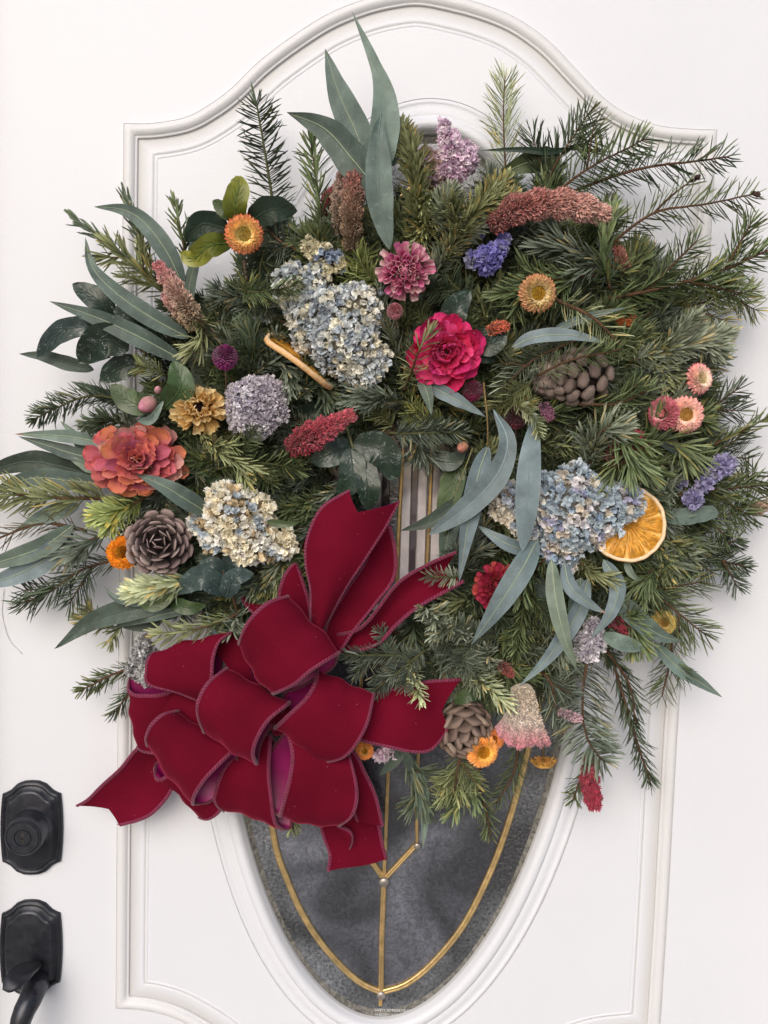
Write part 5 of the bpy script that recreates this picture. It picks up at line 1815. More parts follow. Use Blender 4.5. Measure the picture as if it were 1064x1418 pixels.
# pink zinnia top centre: many narrow dry petals
pk = [petal_mesh('petal', 14, 8.5, (.44, .09, .20), c1, cup, .45, .05, np.array([.4, .75, 1, 1.05, 1.0, .8]), nb=6, na=5, mat=M_dry) for c1, cup in
      (((.80, .38, .52), .35), ((.76, .24, .46), .5), ((.84, .52, .60), .25), ((.82, .62, .62), .2))]
rosette('zinnia', 'zinnia', 'dusty pink double zinnia with small curled petals, at the top centre of the wreath', 561, 374, .105, -.02, -.02,
        [(24, 24, -2, -12, 1.1, 0), (22, 20, 5, 14, 1.0, .1), (20, 16, 10, 36, .95, .2), (17, 12, 14, 52, .9, .0), (13, 8, 17, 66, .85, .1), (9, 4, 19, 78, .8, .1), (4, 1, 20, 88, .7, 0)], pk)

# red zinnia right
rd = [petal_mesh('petal', 13, 9, (.30, .025, .06), c1, cup, .4, .05, np.array([.5, .8, 1, 1.0, .9, .7]), nb=6, na=5, mat=M_dry) for c1, cup in
      (((.50, .055, .11), .4), ((.58, .11, .10), .3), ((.42, .04, .09), .5))]
rosette('zinnia', 'zinnia', 'small red double zinnia partly covered by the wide blue leaf', 688, 812, .085, -.05, .1,
        [(20, 19, -2, -8, 1.1, 0), (18, 15, 5, 16, 1.0, .1), (16, 11, 9, 38, .95, .2), (12, 7, 12, 56, .9, .0), (7, 3, 14, 72, .8, .1)], rd, squy=1.0)

# hot pink camellia
cp = np.array([.35, .75, .98, 1.08, 1.05, .92, .70, .50])
cm = [petal_mesh('petal', 33, 33, (.52, .010, .055), c1, cup, .18, .068, cp, nb=8, na=9) for c1, cup in
      (((.72, .026, .20), .25), ((.80, .05, .27), .15), ((.64, .016, .15), .35), ((.82, .08, .32), .05))]
rosette('camellia', 'camellia', 'hot pink ruffled camellia, the brightest bloom in the wreath', 618, 487, .098, .05, -.02,
        [(8, 21, 0, -8, 1.0, .2), (8, 18, 4, 8, .98, .6), (8, 13, 8, 24, .9, .1), (7, 9, 12, 40, .80, .4), (6, 6, 14, 58, .66, .0), (5, 3, 15, 74, .5, .0)], cm)

# cream dried flower
cr = [petal_mesh('petal', 17, 11, (.58, .36, .12), c1, cup, .4, .11, np.array([.5, .8, 1, 1.0, 1, .8]), nb=6, na=5, mat=M_dry) for c1, cup in
      (((.82, .66, .34), .5), ((.78, .58, .28), .3), ((.86, .74, .46), .6))]
th, M, Ml = rosette('dried_daisy', 'dried flower', 'crinkled cream yellow dried flower with a dark hollow centre, left of the lilac white cluster', 277, 566, .098, -.05, .25,
                    [(18, 20, -5, -25, 1.0, 0), (18, 18, 2, 10, 1.0, .1), (17, 15, 6, 45, .9, .0), (16, 13, 8, 68, .75, .2), (12, 22, -8, -50, 1.0, .3)], cr, squy=.8)
db_ = MB()
db_.lathe([(0, 2), (7, 3), (11, 1), (13, -4)], (.03, .015, .02), 18, M)
u = np.linalg.norm(M[:3, 0])
part('hollow_disc', db_, M_disc, th)
sb_ = MB()
sb_.tube(catmull([P(288, 590, .085), P(296, 605, .082), P(303, 625, .07)], 8), np.linspace(6, 3, 8) * u, (.30, .24, .12), 8)
part('stem', sb_, M_twig, th)


# ---- clusters of crumpled florets
def cluster(name, cat, label, blobs, fl, pet, cols, base=None, jit=.16, dens=1.0, group=None, seed=1, stems=True, npet=4, cup=.3, mat=None, squish=.6):
    """blobs: (x, y, r, depth); fl floret spacing px, pet petal size px, cols list of (weight, c0, c1)"""
    rng = np.random.default_rng(seed)
    b0 = blobs[0]
    c0 = P(b0[0], b0[1], b0[3])
    th = empty(name, label, cat, c0, group)
    mb = MB()
    pts, nr = [], []
    for (x, y, r, d) in blobs:
        M = fr(x, y, d)
        N = int(dens * 5.6 * (r / fl) ** 2) + 4
        i = np.arange(N)
        zz = 1 - (i + .5) / N * 1.35
        a = i * 2.39996 + rng.uniform(0, 6)
        s = np.sqrt(np.clip(1 - zz ** 2, 0, 1))
        v = np.stack([s * np.cos(a), s * np.sin(a), zz], 1)
        rr = r * (1 + rng.normal(0, .07, N))[:, None]
        p = v * rr * np.array([1, 1, squish])
        pts.append(p @ M[:3, :3].T + M[:3, 3])
        u = np.linalg.norm(M[:3, 0])
        nr.append(nrm(v @ M[:3, :3].T))
    # drop florets deep inside another blob
    keep = []
    for k, p in enumerate(pts):
        m = np.ones(len(p), bool)
        for j, (x, y, r, d) in enumerate(blobs):
            if j != k:
                c = P(x, y, d)
                m &= np.linalg.norm(p - c, axis=1) > r * u * .72
        keep.append(m)
    pts = np.vstack([p[m] for p, m in zip(pts, keep)])
    nr = np.vstack([p[m] for p, m in zip(nr, keep)])
    N = len(pts)
    wts = np.array([c[0] for c in cols], float)
    # colour patches vary smoothly over the head with some salt
    fld = wob(pts, 1, seed, 90) + rng.normal(0, .9, N)
    order = np.argsort(np.argsort(fld)) / N
    ci = np.searchsorted(np.cumsum(wts / wts.sum()), order).clip(0, len(cols) - 1)
    A = np.array([c[1] for c in cols])[ci]
    B = np.array([c[2] for c in cols])[ci]
    nr = nrm(nr + rng.normal(0, .28, nr.shape))
    ref = nrm(rng.normal(0, 1, nr.shape))
    X = nrm(np.cross(nr, ref))
    Yv = np.cross(nr, X)
    szf = rng.normal(1, .16, N).clip(.6, 1.5)
    for k in range(npet):
        a = k * 2 * math.pi / npet
        D = X * math.cos(a) + Yv * math.sin(a)
        Y = nrm(D + nr * rng.normal(.55, .35, (N, 1)))
        Z = nrm(nr - Y * (nr * Y).sum(1, keepdims=True))
        mb.petals(pts - nr * 1.5 * u, Y, Z, pet * u * szf, pet * 1.15 * u * szf, A, B, rng.normal(cup, .35, N), .25, jit * 1.35, 4, 4, np.array([.5, .95, 1.05, .8]), 0, .14)
    part('florets', mb, mat or M_dry, th, kind='stuff')
    if stems:
        sb_ = MB()
        root = c0 + np.array([0, .05, -.01])
        for (x, y, r, d) in blobs:
            M = fr(x, y, d)
            c = P(x, y, d)
            for q in range(7):
                v = rng.normal(0, .45, 3) * np.array([1, 1, 0]) * r + np.array([0, 0, r * .2])
                e = M[:3, :3] @ v + c
                sb_.tube(catmull([root, (root + c) / 2 + rng.normal(0, .003, 3), e], 7), 1.0 * u, (.16, .12, .07), 4)
        part('stems', sb_, M_twig, th, kind='stuff')
    if base is not None:
        bb = MB()
        for (x, y, r, d) in blobs:
            M = fr(x, y, d)
            pr = [(0, r * squish * .80)] + [(r * .82 * math.sin(a), r * squish * .80 * math.cos(a)) for a in np.linspace(.2, 2.2, 9)]
            bb.lathe(pr, base, 14, M)
        part('inner_stalks', bb, M_disc, th, kind='stuff')
    return th


HY = [(3, (.50, .53, .53), (.52, .58, .64)), (2, (.60, .58, .50), (.84, .80, .66)), (3, (.55, .57, .58), (.74, .77, .78)), (2, (.36, .40, .44), (.42, .47, .54)), (2, (.62, .60, .52), (.90, .89, .82))]
HB = [(4, (.44, .50, .55), (.52, .60, .67)), (3, (.44, .50, .54), (.60, .68, .74)), (2, (.50, .45, .38), (.80, .74, .66)), (2, (.34, .42, .51), (.40, .50, .63)), (2, (.54, .52, .54), (.82, .80, .82)), (1, (.38, .38, .50), (.54, .54, .70))]
HC = [(4, (.74, .68, .55), (.92, .87, .73)), (4, (.72, .70, .64), (.92, .91, .87)), (2, (.42, .48, .54), (.56, .63, .70)), (1, (.42, .32, .20), (.66, .54, .36))]
cluster('hydrangea', 'hydrangea', 'largest dried hydrangea head, grey blue and cream, at the upper middle left of the wreath',
        [(478, 475, 42, .085), (455, 430, 30, .088), (492, 430, 34, .085), (425, 430, 26, .082), (425, 470, 18, .075), (408, 398, 28, .080), (500, 505, 30, .078), (520, 492, 17, .078), (383, 400, 18, .07), (440, 380, 14, .08), (365, 432, 9, .075)],
        8.0, 6.6, HY, (.14, .13, .10), seed=11)
cluster('hydrangea', 'hydrangea', 'small stray tip of cream and blue hydrangea florets on thin stalks above the largest head',
        [(430, 342, 9, .085), (445, 352, 13, .085), (463, 362, 11, .085), (440, 372, 8, .08)], 7.5, 7, [(2, (.50, .46, .34), (.74, .70, .52)), (1, (.3, .36, .45), (.38, .45, .58))], None, seed=12)
cluster('hydrangea', 'hydrangea', 'cream and pale blue dried hydrangea left of the bow, beside the rosette pine cone',
        [(325, 715, 38, .088), (300, 735, 24, .085), (345, 745, 32, .085), (355, 705, 20, .082), (383, 752, 22, .078), (310, 692, 20, .08), (278, 725, 14, .08)], 8.0, 7.2, HC, (.20, .16, .10), seed=13)
cluster('hydrangea', 'hydrangea', 'blue dried hydrangea head overlapping the orange slice at the right',
        [(790, 712, 46, .088), (760, 685, 26, .085), (830, 705, 36, .088), (778, 752, 26, .082), (864, 696, 22, .092), (745, 700, 16, .08), (795, 675, 30, .085), (815, 736, 22, .083), (788, 782, 9, .078)],
        8.0, 6.8, HB, (.16, .15, .13), seed=14)
cluster('hydrangea', 'hydrangea', 'cream outlying florets of hydrangea at the left of the broad hanging leaf',
        [(704, 690, 17, .094), (716, 716, 16, .094), (692, 706, 10, .09), (730, 738, 12, .09), (738, 690, 14, .09)], 7.6, 7.0, [(3, (.66, .60, .52), (.88, .84, .76)), (2, (.46, .50, .58), (.60, .66, .74))], (.2, .16, .12), seed=15)
LI = [(3, (.50, .47, .52), (.72, .69, .74)), (2, (.42, .39, .45), (.62, .58, .66)), (1, (.56, .55, .60), (.82, .80, .84))]
cluster('dried_lilac', 'dried flower', 'lilac white dried cluster of tiny curled florets, right of the cream dried flower',
        [(354, 562, 36, .088), (372, 545, 22, .086), (336, 575, 20, .086), (357, 590, 18, .084), (380, 570, 16, .084), (328, 545, 12, .08)], 5.2, 4.6, LI, (.22, .20, .24), seed=16, npet=5, jit=.2)
cluster('dried_lilac', 'dried flower', 'lilac white cluster beneath the fan of grey blue leaves at the lower right',
        [(812, 895, 17, .075), (822, 870, 12, .072), (800, 905, 10, .072), (825, 888, 12, .074)], 5.2, 4.6, LI, (.22, .20, .22), seed=17, npet=5, jit=.2)
WH = [(3, (.48, .48, .48), (.66, .66, .66)), (2, (.30, .30, .32), (.50, .50, .52)), (1, (.12, .11, .12), (.25, .25, .25))]
cluster('dried_lilac', 'dried flower', 'greyish white fuzzy cluster squeezed between the door and the left bow loops',
        [(200, 905, 16, .062), (192, 925, 15, .060), (205, 938, 11, .066), (197, 890, 10, .060)], 4.6, 3.6, WH, (.25, .25, .25), seed=18, npet=5, jit=.25)
ST = [(3, (.58, .44, .55), (.76, .62, .73)), (2, (.62, .52, .60), (.84, .75, .80)), (1, (.48, .32, .44), (.64, .46, .60))]
cluster('statice', 'statice', 'tall pale lilac statice spike at the top, against the oval frame',
        [(622, 192, 12, .075), (627, 208, 16, .078), (640, 222, 16, .078), (630, 238, 13, .076), (648, 208, 9, .072), (615, 176, 7, .07), (650, 228, 9, .07)], 6, 5.6, ST, (.30, .2, .26), seed=19, jit=.2)
cluster('statice', 'statice', 'fading lilac statice with a dry brownish base, lower left of the tall lilac spike',
        [(592, 225, 16, .075), (606, 240, 13, .076), (580, 218, 9, .073), (612, 250, 9, .072)], 7, 7, [(3, (.42, .30, .30), (.64, .50, .62)), (2, (.30, .22, .16), (.52, .40, .34))], (.22, .15, .10), seed=20, jit=.13)
PU = [(3, (.18, .17, .42), (.28, .27, .62)), (2, (.24, .22, .50), (.40, .38, .72)), (1, (.2, .2, .3), (.45, .45, .62))]
cluster('statice', 'statice', 'violet blue statice above and left of the yellow strawflower',
        [(677, 357, 15, .085), (691, 346, 11, .085), (656, 360, 9, .082), (698, 331, 7, .082), (672, 372, 7, .08), (663, 318, 5, .075)], 5.6, 5.6, PU, (.10, .10, .16), seed=21, jit=.15)
PL = [(3, (.26, .24, .40), (.40, .38, .58)), (1, (.34, .32, .46), (.52, .49, .66))]
cluster('statice', 'statice', 'lavender bloom at the far right, uppermost of the lavender ones',
        [(1000, 646, 11, .075), (986, 655, 9, .072), (1010, 641, 7, .072)], 6, 6.5, PL, None, seed=22, stems=False)
cluster('statice', 'statice', 'lavender blooms among the needles, right of the orange slice top',
        [(960, 692, 10, .078), (974, 672, 7, .075), (945, 668, 5, .064), (925, 733, 5, .064)], 6, 6.5, PL, None, seed=23, stems=False)
cluster('statice', 'statice', 'speck of pale lilac statice under the right hand streamer',
        [(537, 1042, 8, .058), (528, 1047, 6, .055)], 6, 6, ST, None, seed=24, stems=False)


# ---- globe flowers
def globe(label, x, y, d, r, c0, c1, name='globe_amaranth'):
    M = fr(x, y, d)
    th = empty(name, label, 'globe flower', M[:3, 3])
    u = np.linalg.norm(M[:3, 0])
    rng = np.random.default_rng(int(x))
    N = 320
    i = np.arange(N)
    z = 1 - (i + .5) / N * 1.7
    a = i * 2.39996
    s = np.sqrt(1 - z ** 2)
    v = np.stack([s * np.cos(a), s * np.sin(a), z], 1)
    p = v * r * .72
    W = p @ M[:3, :3].T + M[:3, 3]
    D = v @ M[:3, :3].T
    mb = MB()
    mb.needles(W, D + rng.normal(0, .12 * u, D.shape), np.tile(M[:3, 1], (N, 1)), r * .38 * u, r * .17 * u, np.array(c0), np.array(c1) * (1 + rng.normal(0, .15, (N, 1))), .1)
    mb.lathe([(0, r * .75)] + [(r * .75 * math.sin(t), r * .75 * math.cos(t)) for t in np.linspace(.2, 2.6, 9)], np.array(c0), 16, M)
    part('bracts', mb, M_plume, th, kind='stuff')
    st = MB()
    st.tube(catmull([P(x, y + r * .8, d), P(x + 1, y + r * 1.5, d - .01), P(x + 2, y + r * 2.6, d - .03)], 8), 1.3 * u, (.18, .12, .08), 5)
    part('stem', st, M_twig, th)


globe('round magenta purple globe flower on a thin stalk, above the cream dried flower', 312, 495, .10, 17, (.10, .008, .06), (.32, .03, .20))
globe('tiny dusty pink globe flower in needles, between the pink zinnia and the camellia', 547, 431, .108, 11, (.30, .07, .09), (.58, .24, .28))
globe('dark magenta globe half hidden under the camellia', 655, 541, .09, 14, (.10, .010, .035), (.24, .02, .08))
globe('dark wine globe in the needles above the two hanging blue leaves', 714, 578, .075, 16, (.07, .014, .022), (.20, .05, .07))


# buds
def bud(label, x, y, d, r, tx, tz, c0, c1, spin=0):
    M = fr(x, y, d, tx, tz, spin)
    th = empty('camellia_bud', label, 'flower bud', M[:3, 3])
    u = np.linalg.norm(M[:3, 0])
    mb = MB()
    prof_ = [(0.0, r * 1.25), (r * .3, r * 1.12), (r * .66, r * .7), (r * .88, r * .1), (r * .8, -r * .5), (r * .45, -r * .95), (0, -r)]
    cc = np.array([np.array(c1) * t + np.array(c0) * (1 - t) for t in np.linspace(1, 0, 7) ** .8])
    mb.lathe(prof_, cc, 18, M)
    part('petal_tip', mb, M_petal, th)
    for k in range(4):
        a = k * math.pi / 2
        s = MB()
        Cc = np.array([[math.cos(a) * r * .35, math.sin(a) * r * .35, -r * .95]])
        Y = np.array([[math.cos(a) * .45, math.sin(a) * .45, 1]])
        Z = np.array([[math.cos(a), math.sin(a), -.4]])
        s.petals(Cc @ M[:3, :3].T + M[:3, 3], Y @ M[:3, :3].T / u, Z @ M[:3, :3].T / u, r * 1.6 * u, r * 1.4 * u, np.array([.10, .14, .04]), np.array([.30, .30, .14]), -.25, -.2, .01, 5, 6)
        part('sepal', s, M_camc, th)


bud('pink and cream camellia bud between two green leaves at the left', 205, 560, .098, 13, -.9, -.5, (.55, .45, .25), (.72, .25, .38))
bud('small pink tipped bud at the upper right of the hole of the wreath', 641, 619, .075, 9, -.5, -.5, (.35, .28, .12), (.60, .22, .18))
bud('tiny pink bud above the camellia bud at the left', 219, 540, .092, 6, -.1, .6, (.6, .4, .4), (.75, .35, .42))


# ---- plumes
def plume(label, pts, rad, stops, n=900, bl=9, bw=3.2, name='celosia', seed=1, prof=None, spikes=0):
    """plume along surveyed points (x,y,d); stops = colours base..tip"""
    rng = np.random.default_rng(seed)
    c = catmull([P(*p) for p in pts], 40)
    u = upx(c[20])
    th = empty(name, label, 'plume flower', c[0])
    T = nrm(np.gradient(c, axis=0))
    n = int(n * 1.9)
    bl, bw = bl * .72, bw * .72
    t = rng.random(n)
    if prof is None:
        pf = np.sin(math.pi * (.10 + .86 * t)) ** .6
    else:
        pf = np.interp(t, np.linspace(0, 1, len(prof)), prof)
    bump_ = 1 + .22 * np.sin(t * 34 + rng.normal(0, .4, n))
    cc = np.stack([np.interp(t, np.linspace(0, 1, 40), c[:, k]) for k in range(3)], 1)
    TT = nrm(np.stack([np.interp(t, np.linspace(0, 1, 40), T[:, k]) for k in range(3)], 1))
    F = nrm(CAM - cc)
    F = nrm(F - TT * (F * TT).sum(1, keepdims=True))
    S = np.cross(TT, F)
    ph = rng.uniform(-.5, math.pi + .5, n)
    Rr = S * np.cos(ph)[:, None] + F * np.sin(ph)[:, None]
    pos = cc + Rr * (rad * u * pf * bump_ * .72)[:, None]
    Y = nrm(Rr * .75 + TT * rng.normal(.6, .3, (n, 1)) + rng.normal(0, .2, (n, 3)))
    st = np.array(stops, float)
    ts = (t + rng.normal(0, .08, n)).clip(0, 1)
    col = np.stack([np.interp(ts, np.linspace(0, 1, len(st)), st[:, k]) for k in range(3)], 1)
    col = col * (1 + rng.normal(0, .16, (n, 1)))
    mb = MB()
    mb.petals(pos, Y, Rr, bl * u * rng.normal(1, .2, n).clip(.5, 1.6), bw * u, (col * .85).clip(0, .9), (col * 1.5 + .03).clip(0, .9), .1, .2, .06, 3, 3, np.array([.7, 1, .25]), 0, .05)
    part('bristles', mb, M_plume, th, kind='stuff')
    cb = MB()
    pr = np.sin(math.pi * (.10 + .86 * np.linspace(0, 1, 40))) ** .6 if prof is None else np.interp(np.linspace(0, 1, 40), np.linspace(0, 1, len(prof)), prof)
    base_c = np.stack([np.interp(np.linspace(0, 1, 40), np.linspace(0, 1, len(st)), st[:, k]) for k in range(3)], 1) * .45
    cb.tube(c, rad * u * pr * .66, base_c, 10)
    part('core', cb, M_plume, th)
    return th


plume('upright brown pink plume spike left of the tall centre leaf at the top', [(488, 345, .07), (487, 290, .092), (493, 225, .085)], 15, [(.22, .15, .08), (.30, .19, .11), (.36, .19, .15), (.42, .11, .11)], 1500, 6, 3, seed=1, prof=[.75, .95, 1.05, 1.05, .9, .4])
plume('second blunt plume spike in grey pink, left of the upright brown one', [(475, 330, .06), (470, 290, .072), (474, 240, .068)], 12, [(.24, .17, .10), (.36, .26, .20), (.46, .32, .28)], 900, 6, 3, seed=2)
plume('small shaded magenta plume tip left of the spikes', [(455, 300, .055), (452, 280, .06), (462, 262, .058)], 8, [(.25, .05, .07), (.40, .10, .12)], 240, 6, 3, seed=3)
plume('pink and tan plume slanting to the upper left above the purple globe flower', [(274, 452, .075), (250, 412, .098), (219, 366, .092)], 13, [(.34, .27, .15), (.46, .34, .24), (.58, .34, .30), (.60, .20, .22)], 1100, 8, 3, seed=4, prof=[.9, 1.1, 1.0, .85, .65, .25])
plume('short pale plume branch beside the pink and tan one', [(262, 448, .07), (243, 425, .085), (228, 408, .082)], 8, [(.34, .26, .15), (.52, .34, .28), (.58, .30, .30)], 360, 7, 3, seed=5)
plume('long dusty red plume lying across the upper right of the wreath', [(680, 312, .085), (720, 288, .105), (780, 282, .11), (838, 298, .095)], 19, [(.36, .11, .10), (.46, .18, .16), (.54, .30, .26), (.56, .34, .30)], 2400, 9, 3.4, seed=6, prof=[.55, .95, 1.05, 1, .95, .85, .5])
plume('short upper branch of dusty red plume, at the thick middle of the long one', [(690, 300, .085), (715, 285, .10), (765, 272, .10)], 11, [(.40, .13, .12), (.50, .22, .19)], 700, 8, 3.2, seed=7)
plume('crimson plume with a lighter pointed tip, left of the centre', [(402, 620, .075), (440, 600, .096), (488, 573, .09)], 18, [(.30, .03, .05), (.42, .045, .08), (.48, .07, .11), (.55, .13, .16)], 1300, 9, 3, seed=8, prof=[.5, .95, 1.05, .85, .45, .18])
plume('dark crimson plume hanging free at the lower right, in front of the oval frame', [(818, 1045, .065), (817, 1080, .07), (824, 1118, .065)], 12, [(.46, .18, .18), (.30, .02, .05), (.26, .015, .04), (.34, .03, .07)], 900, 7, 3, seed=9, prof=[.35, .8, 1, .8, .9, .45])
plume('crimson bloom behind the needles above the orange slice', [(845, 640, .065), (868, 618, .078), (886, 605, .07)], 15, [(.28, .02, .05), (.40, .04, .08)], 500, 9, 4, seed=10)
plume('small dusty red plume tip in the needles at the upper right', [(868, 372, .065), (860, 355, .07), (850, 335, .065)], 6, [(.38, .14, .10), (.46, .18, .14)], 160, 7, 3, seed=11)
plume('short coral plume bit above the frosted dark leaf right of the camellia', [(675, 462, .09), (688, 453, .10), (702, 452, .095)], 7, [(.50, .14, .05), (.50, .10, .06)], 170, 6, 3.4, seed=12)
plume('dark red plume bit beside the fan of grey blue leaves', [(842, 860, .065), (860, 862, .072), (872, 878, .068)], 9, [(.24, .02, .04), (.34, .03, .06)], 240, 7, 3, seed=13)
plume('dull pink dried petal spike right of the pink fan flower', [(775, 985, .085), (790, 992, .095), (804, 996, .09)], 5, [(.42, .28, .32), (.46, .30, .34)], 120, 6, 3, seed=14)
plume('dark dried maroon plume scrap between needles above the star shaped fir tips', [(690, 918, .085), (700, 925, .09), (708, 935, .085)], 6, [(.16, .03, .02), (.25, .06, .05)], 120, 6, 3, seed=15)
plume('dried purple wisp left of the broad hanging leaf top', [(752, 560, .085), (757, 568, .09), (763, 580, .085)], 7, [(.18, .06, .12), (.26, .10, .16)], 160, 6, 3, seed=16)
plume('withered brown bloom at the right tip of the drooping branch', [(1040, 708, .05), (1050, 704, .055), (1060, 700, .05)], 7, [(.30, .20, .14), (.38, .26, .20)], 140, 7, 3, seed=17)

# cockscomb fan
th = empty('cockscomb', 'pink and beige cockscomb fan with a frilled lower edge, at the lower right', 'cockscomb', P(722, 965, .08))
top_ = np.array([P(x, y, .09) for x, y in ((706, 958), (716, 952), (728, 950), (738, 952), (745, 958))])
bt_ = catmull([P(x, y, d) for x, y, d in ((687, 1012, .098), (700, 1024, .112), (716, 1033, .118), (736, 1030, .118), (752, 1030, .112), (763, 1026, .1))], 41)
tp_ = catmull(top_, 41)
v = np.linspace(0, 1, 16)
s_ = (v ** 1.7)[None, :, None]
vv = v[None, :, None]
ct_, cb_ = tp_.mean(0), bt_.mean(0)
G = (ct_ * (1 - vv) + cb_ * vv) + (tp_ - ct_)[:, None] * .8 * (1 - s_) + (bt_ - cb_)[:, None] * s_
ruf = np.sin(np.linspace(0, 9 * math.pi, 41))
G = G + np.array([0, -1, .15]) * (ruf[:, None] * (v ** 3)[None] * .0035)[..., None] + np.array([0, -1, 0]) * (.004 * np.sin(math.pi * v))[None, :, None]
G = G + np.array([0, 0, -1.0]) * (np.abs(np.sin(np.linspace(0, 6 * math.pi, 41)))[:, None] * (v ** 4)[None] * .003)[..., None]
cA, cB, cC = np.array([.66, .57, .45]), np.array([.84, .73, .66]), np.array([.84, .34, .42])
col = np.where((v < .6)[:, None], cA * (1 - v[:, None] / .6) + cB * v[:, None] / .6, cB * (1 - (v[:, None] - .6) / .4) + cC * (v[:, None] - .6) / .4)
C = np.tile(col[None], (41, 1, 1))
mb = MB()
mb.grid(G, C * .7)
mb.grid(G + np.array([0, .012, 0]), C * .6, flip=True)
part('fan', mb, M_plume, th)
rng = np.random.default_rng(8)
n_ = 4200
iu, iv = rng.uniform(0, 40, n_), rng.uniform(0, 1, n_) ** .8 * 15
i0, j0 = iu.astype(int).clip(0, 39), iv.astype(int).clip(0, 14)
fu, fv = (iu - i0)[:, None], (iv - j0)[:, None]
pos = (G[i0, j0] * (1 - fu) * (1 - fv) + G[i0 + 1, j0] * fu * (1 - fv) + G[i0, j0 + 1] * (1 - fu) * fv + G[i0 + 1, j0 + 1] * fu * fv)
cc = C[i0, j0] * (1 + rng.normal(0, .2, (n_, 1)))
mb = MB()
D = np.array([0, -1, -.35]) + rng.normal(0, .45, (n_, 3)) + np.array([0, 0, -1.0]) * (iv / 15 > .92)[:, None]
mb.needles(pos, D, np.tile([1.0, 0, 0], (n_, 1)), .0034, .0012, cc * .75, cc * 1.25, .1, cheap=True)
part('bristles', mb, M_plume, th, kind='stuff')


# ---- pine cones
def scale_mesh(name, L, W, T_, c0, c1, up=.25, knob=0.0, rim=1.5, prof=(.35, .55, .80, 1.0, 1.08, .98, .60)):
    """a cone scale along +Y: thick, rounded end, pale rim"""
    mb = MB()
    t = np.linspace(0, 1, 7)
    a = np.linspace(0, 2 * math.pi, 9)[:-1]
    V, C = [], []
    c0, c1 = np.array(c0), np.array(c1)
    for k in range(7):
        th_ = T_ * (.6 + .5 * t[k]) * (1 if k < 6 else .45)
        zc = up * L * t[k] ** 2
        for q in a:
            V.append((math.cos(q) * W / 2 * prof[k], L * t[k], zc + math.sin(q) * th_ / 2 + (knob * T_ * (1 if math.sin(q) > .5 else 0) * math.sin(math.pi * t[k]) ** .5)))
            C.append((c0 * (1 - t[k]) + c1 * t[k]) * (rim if (k >= 5) else 1))
    V.append((0, L * 1.03, up * L))
    C.append(c1 * rim)
    q4, t3 = [], []
    for k in range(6):
        for j in range(8):
            q4.append((k * 8 + j, k * 8 + (j + 1) % 8, (k + 1) * 8 + (j + 1) % 8, (k + 1) * 8 + j))
    for j in range(8):
        t3.append((48 + j, 48 + (j + 1) % 8, 56))
    V = np.array(V)
    V = V + np.random.default_rng(int(L * W + T_ * 10)).normal(0, .035 * T_ + .12, V.shape)
    mb.add(V, [np.array(q4), np.array(t3)], np.array(C))
    return mb.mesh(name, M_cone)


def cone_core(th, M, R, h, col, name='core'):
    mb = MB()
    mb.lathe([(0, h), (R * .45, h * .8), (R * .62, 0), (R * .5, -h * .8), (0, -h)], col, 16, M)
    part(name, mb, M_cone, th)


# rosette cone, left
M = fr(220, 752, .085, -.05, .05)
th = empty('pine_cone', 'open grey brown pine cone facing forward like a rosette, at the left', 'pine cone', M[:3, 3], 'cones in the wreath')
sc1 = [scale_mesh('cone_scale', 22, 20, 3.2, (.040, .034, .032), c, .34, rim=1.9) for c in ((.20, .15, .145), (.165, .12, .118), (.24, .185, .175))]
Ml = local(th, M)
rng = np.random.default_rng(4)
nsc = 50
for i in range(nsc):
    f = math.sqrt((i + .6) / nsc)
    az = i * 2.39996
    el = 82 - 84 * f ** 1.15
    s = .50 + .58 * f ** .9
    Mp = petalM(az + rng.normal(0, .06), 25 * f ** 1.0, 26 - 34 * f ** 1.7, R_(el + rng.normal(0, 6)), rng.normal(0, .10)) @ np.diag([s, s, s, 1])
    piece('cone_scale', sc1[rng.integers(3)], th, Ml @ Mp)
cone_core(th, M, 26, 14, (.03, .02, .02))


def side_cone(label, x, y, d, axis_tx, axis_tz, R, H, nsc, scs, elbase, col, spin=0, name='pine_cone', tipr=.0):
    """closed cone: scales on an ellipsoid round local Z"""
    M = fr(x, y, d, axis_tx, axis_tz, spin)
    th = empty(name, label, 'pine cone', M[:3, 3], 'cones in the wreath')
    Ml = local(th, M)
    rng = np.random.default_rng(int(x))
    for i in range(nsc):
        f = (i + .5) / nsc
        z = 1 - 1.75 * f
        az = i * 2.39996
        s_ = math.sqrt(max(0, 1 - z * z))
        el = elbase[0] + elbase[1] * z
        k = .55 + .5 * s_ ** .7
        Mp = petalM(az, R * elbase[2] * s_, H * z * .78, R_(el), rng.normal(0, .05)) @ np.diag([k, k, k, 1])
        piece('cone_scale', scs[rng.integers(len(scs))], th, Ml @ Mp)
    mb = MB()
    mb.lathe([(0, H * .8)] + [(R * .72 * math.sin(a), H * .8 * math.cos(a)) for a in np.linspace(.3, 2.9, 9)], col, 16, M)
    part('core', mb, M_cone, th)


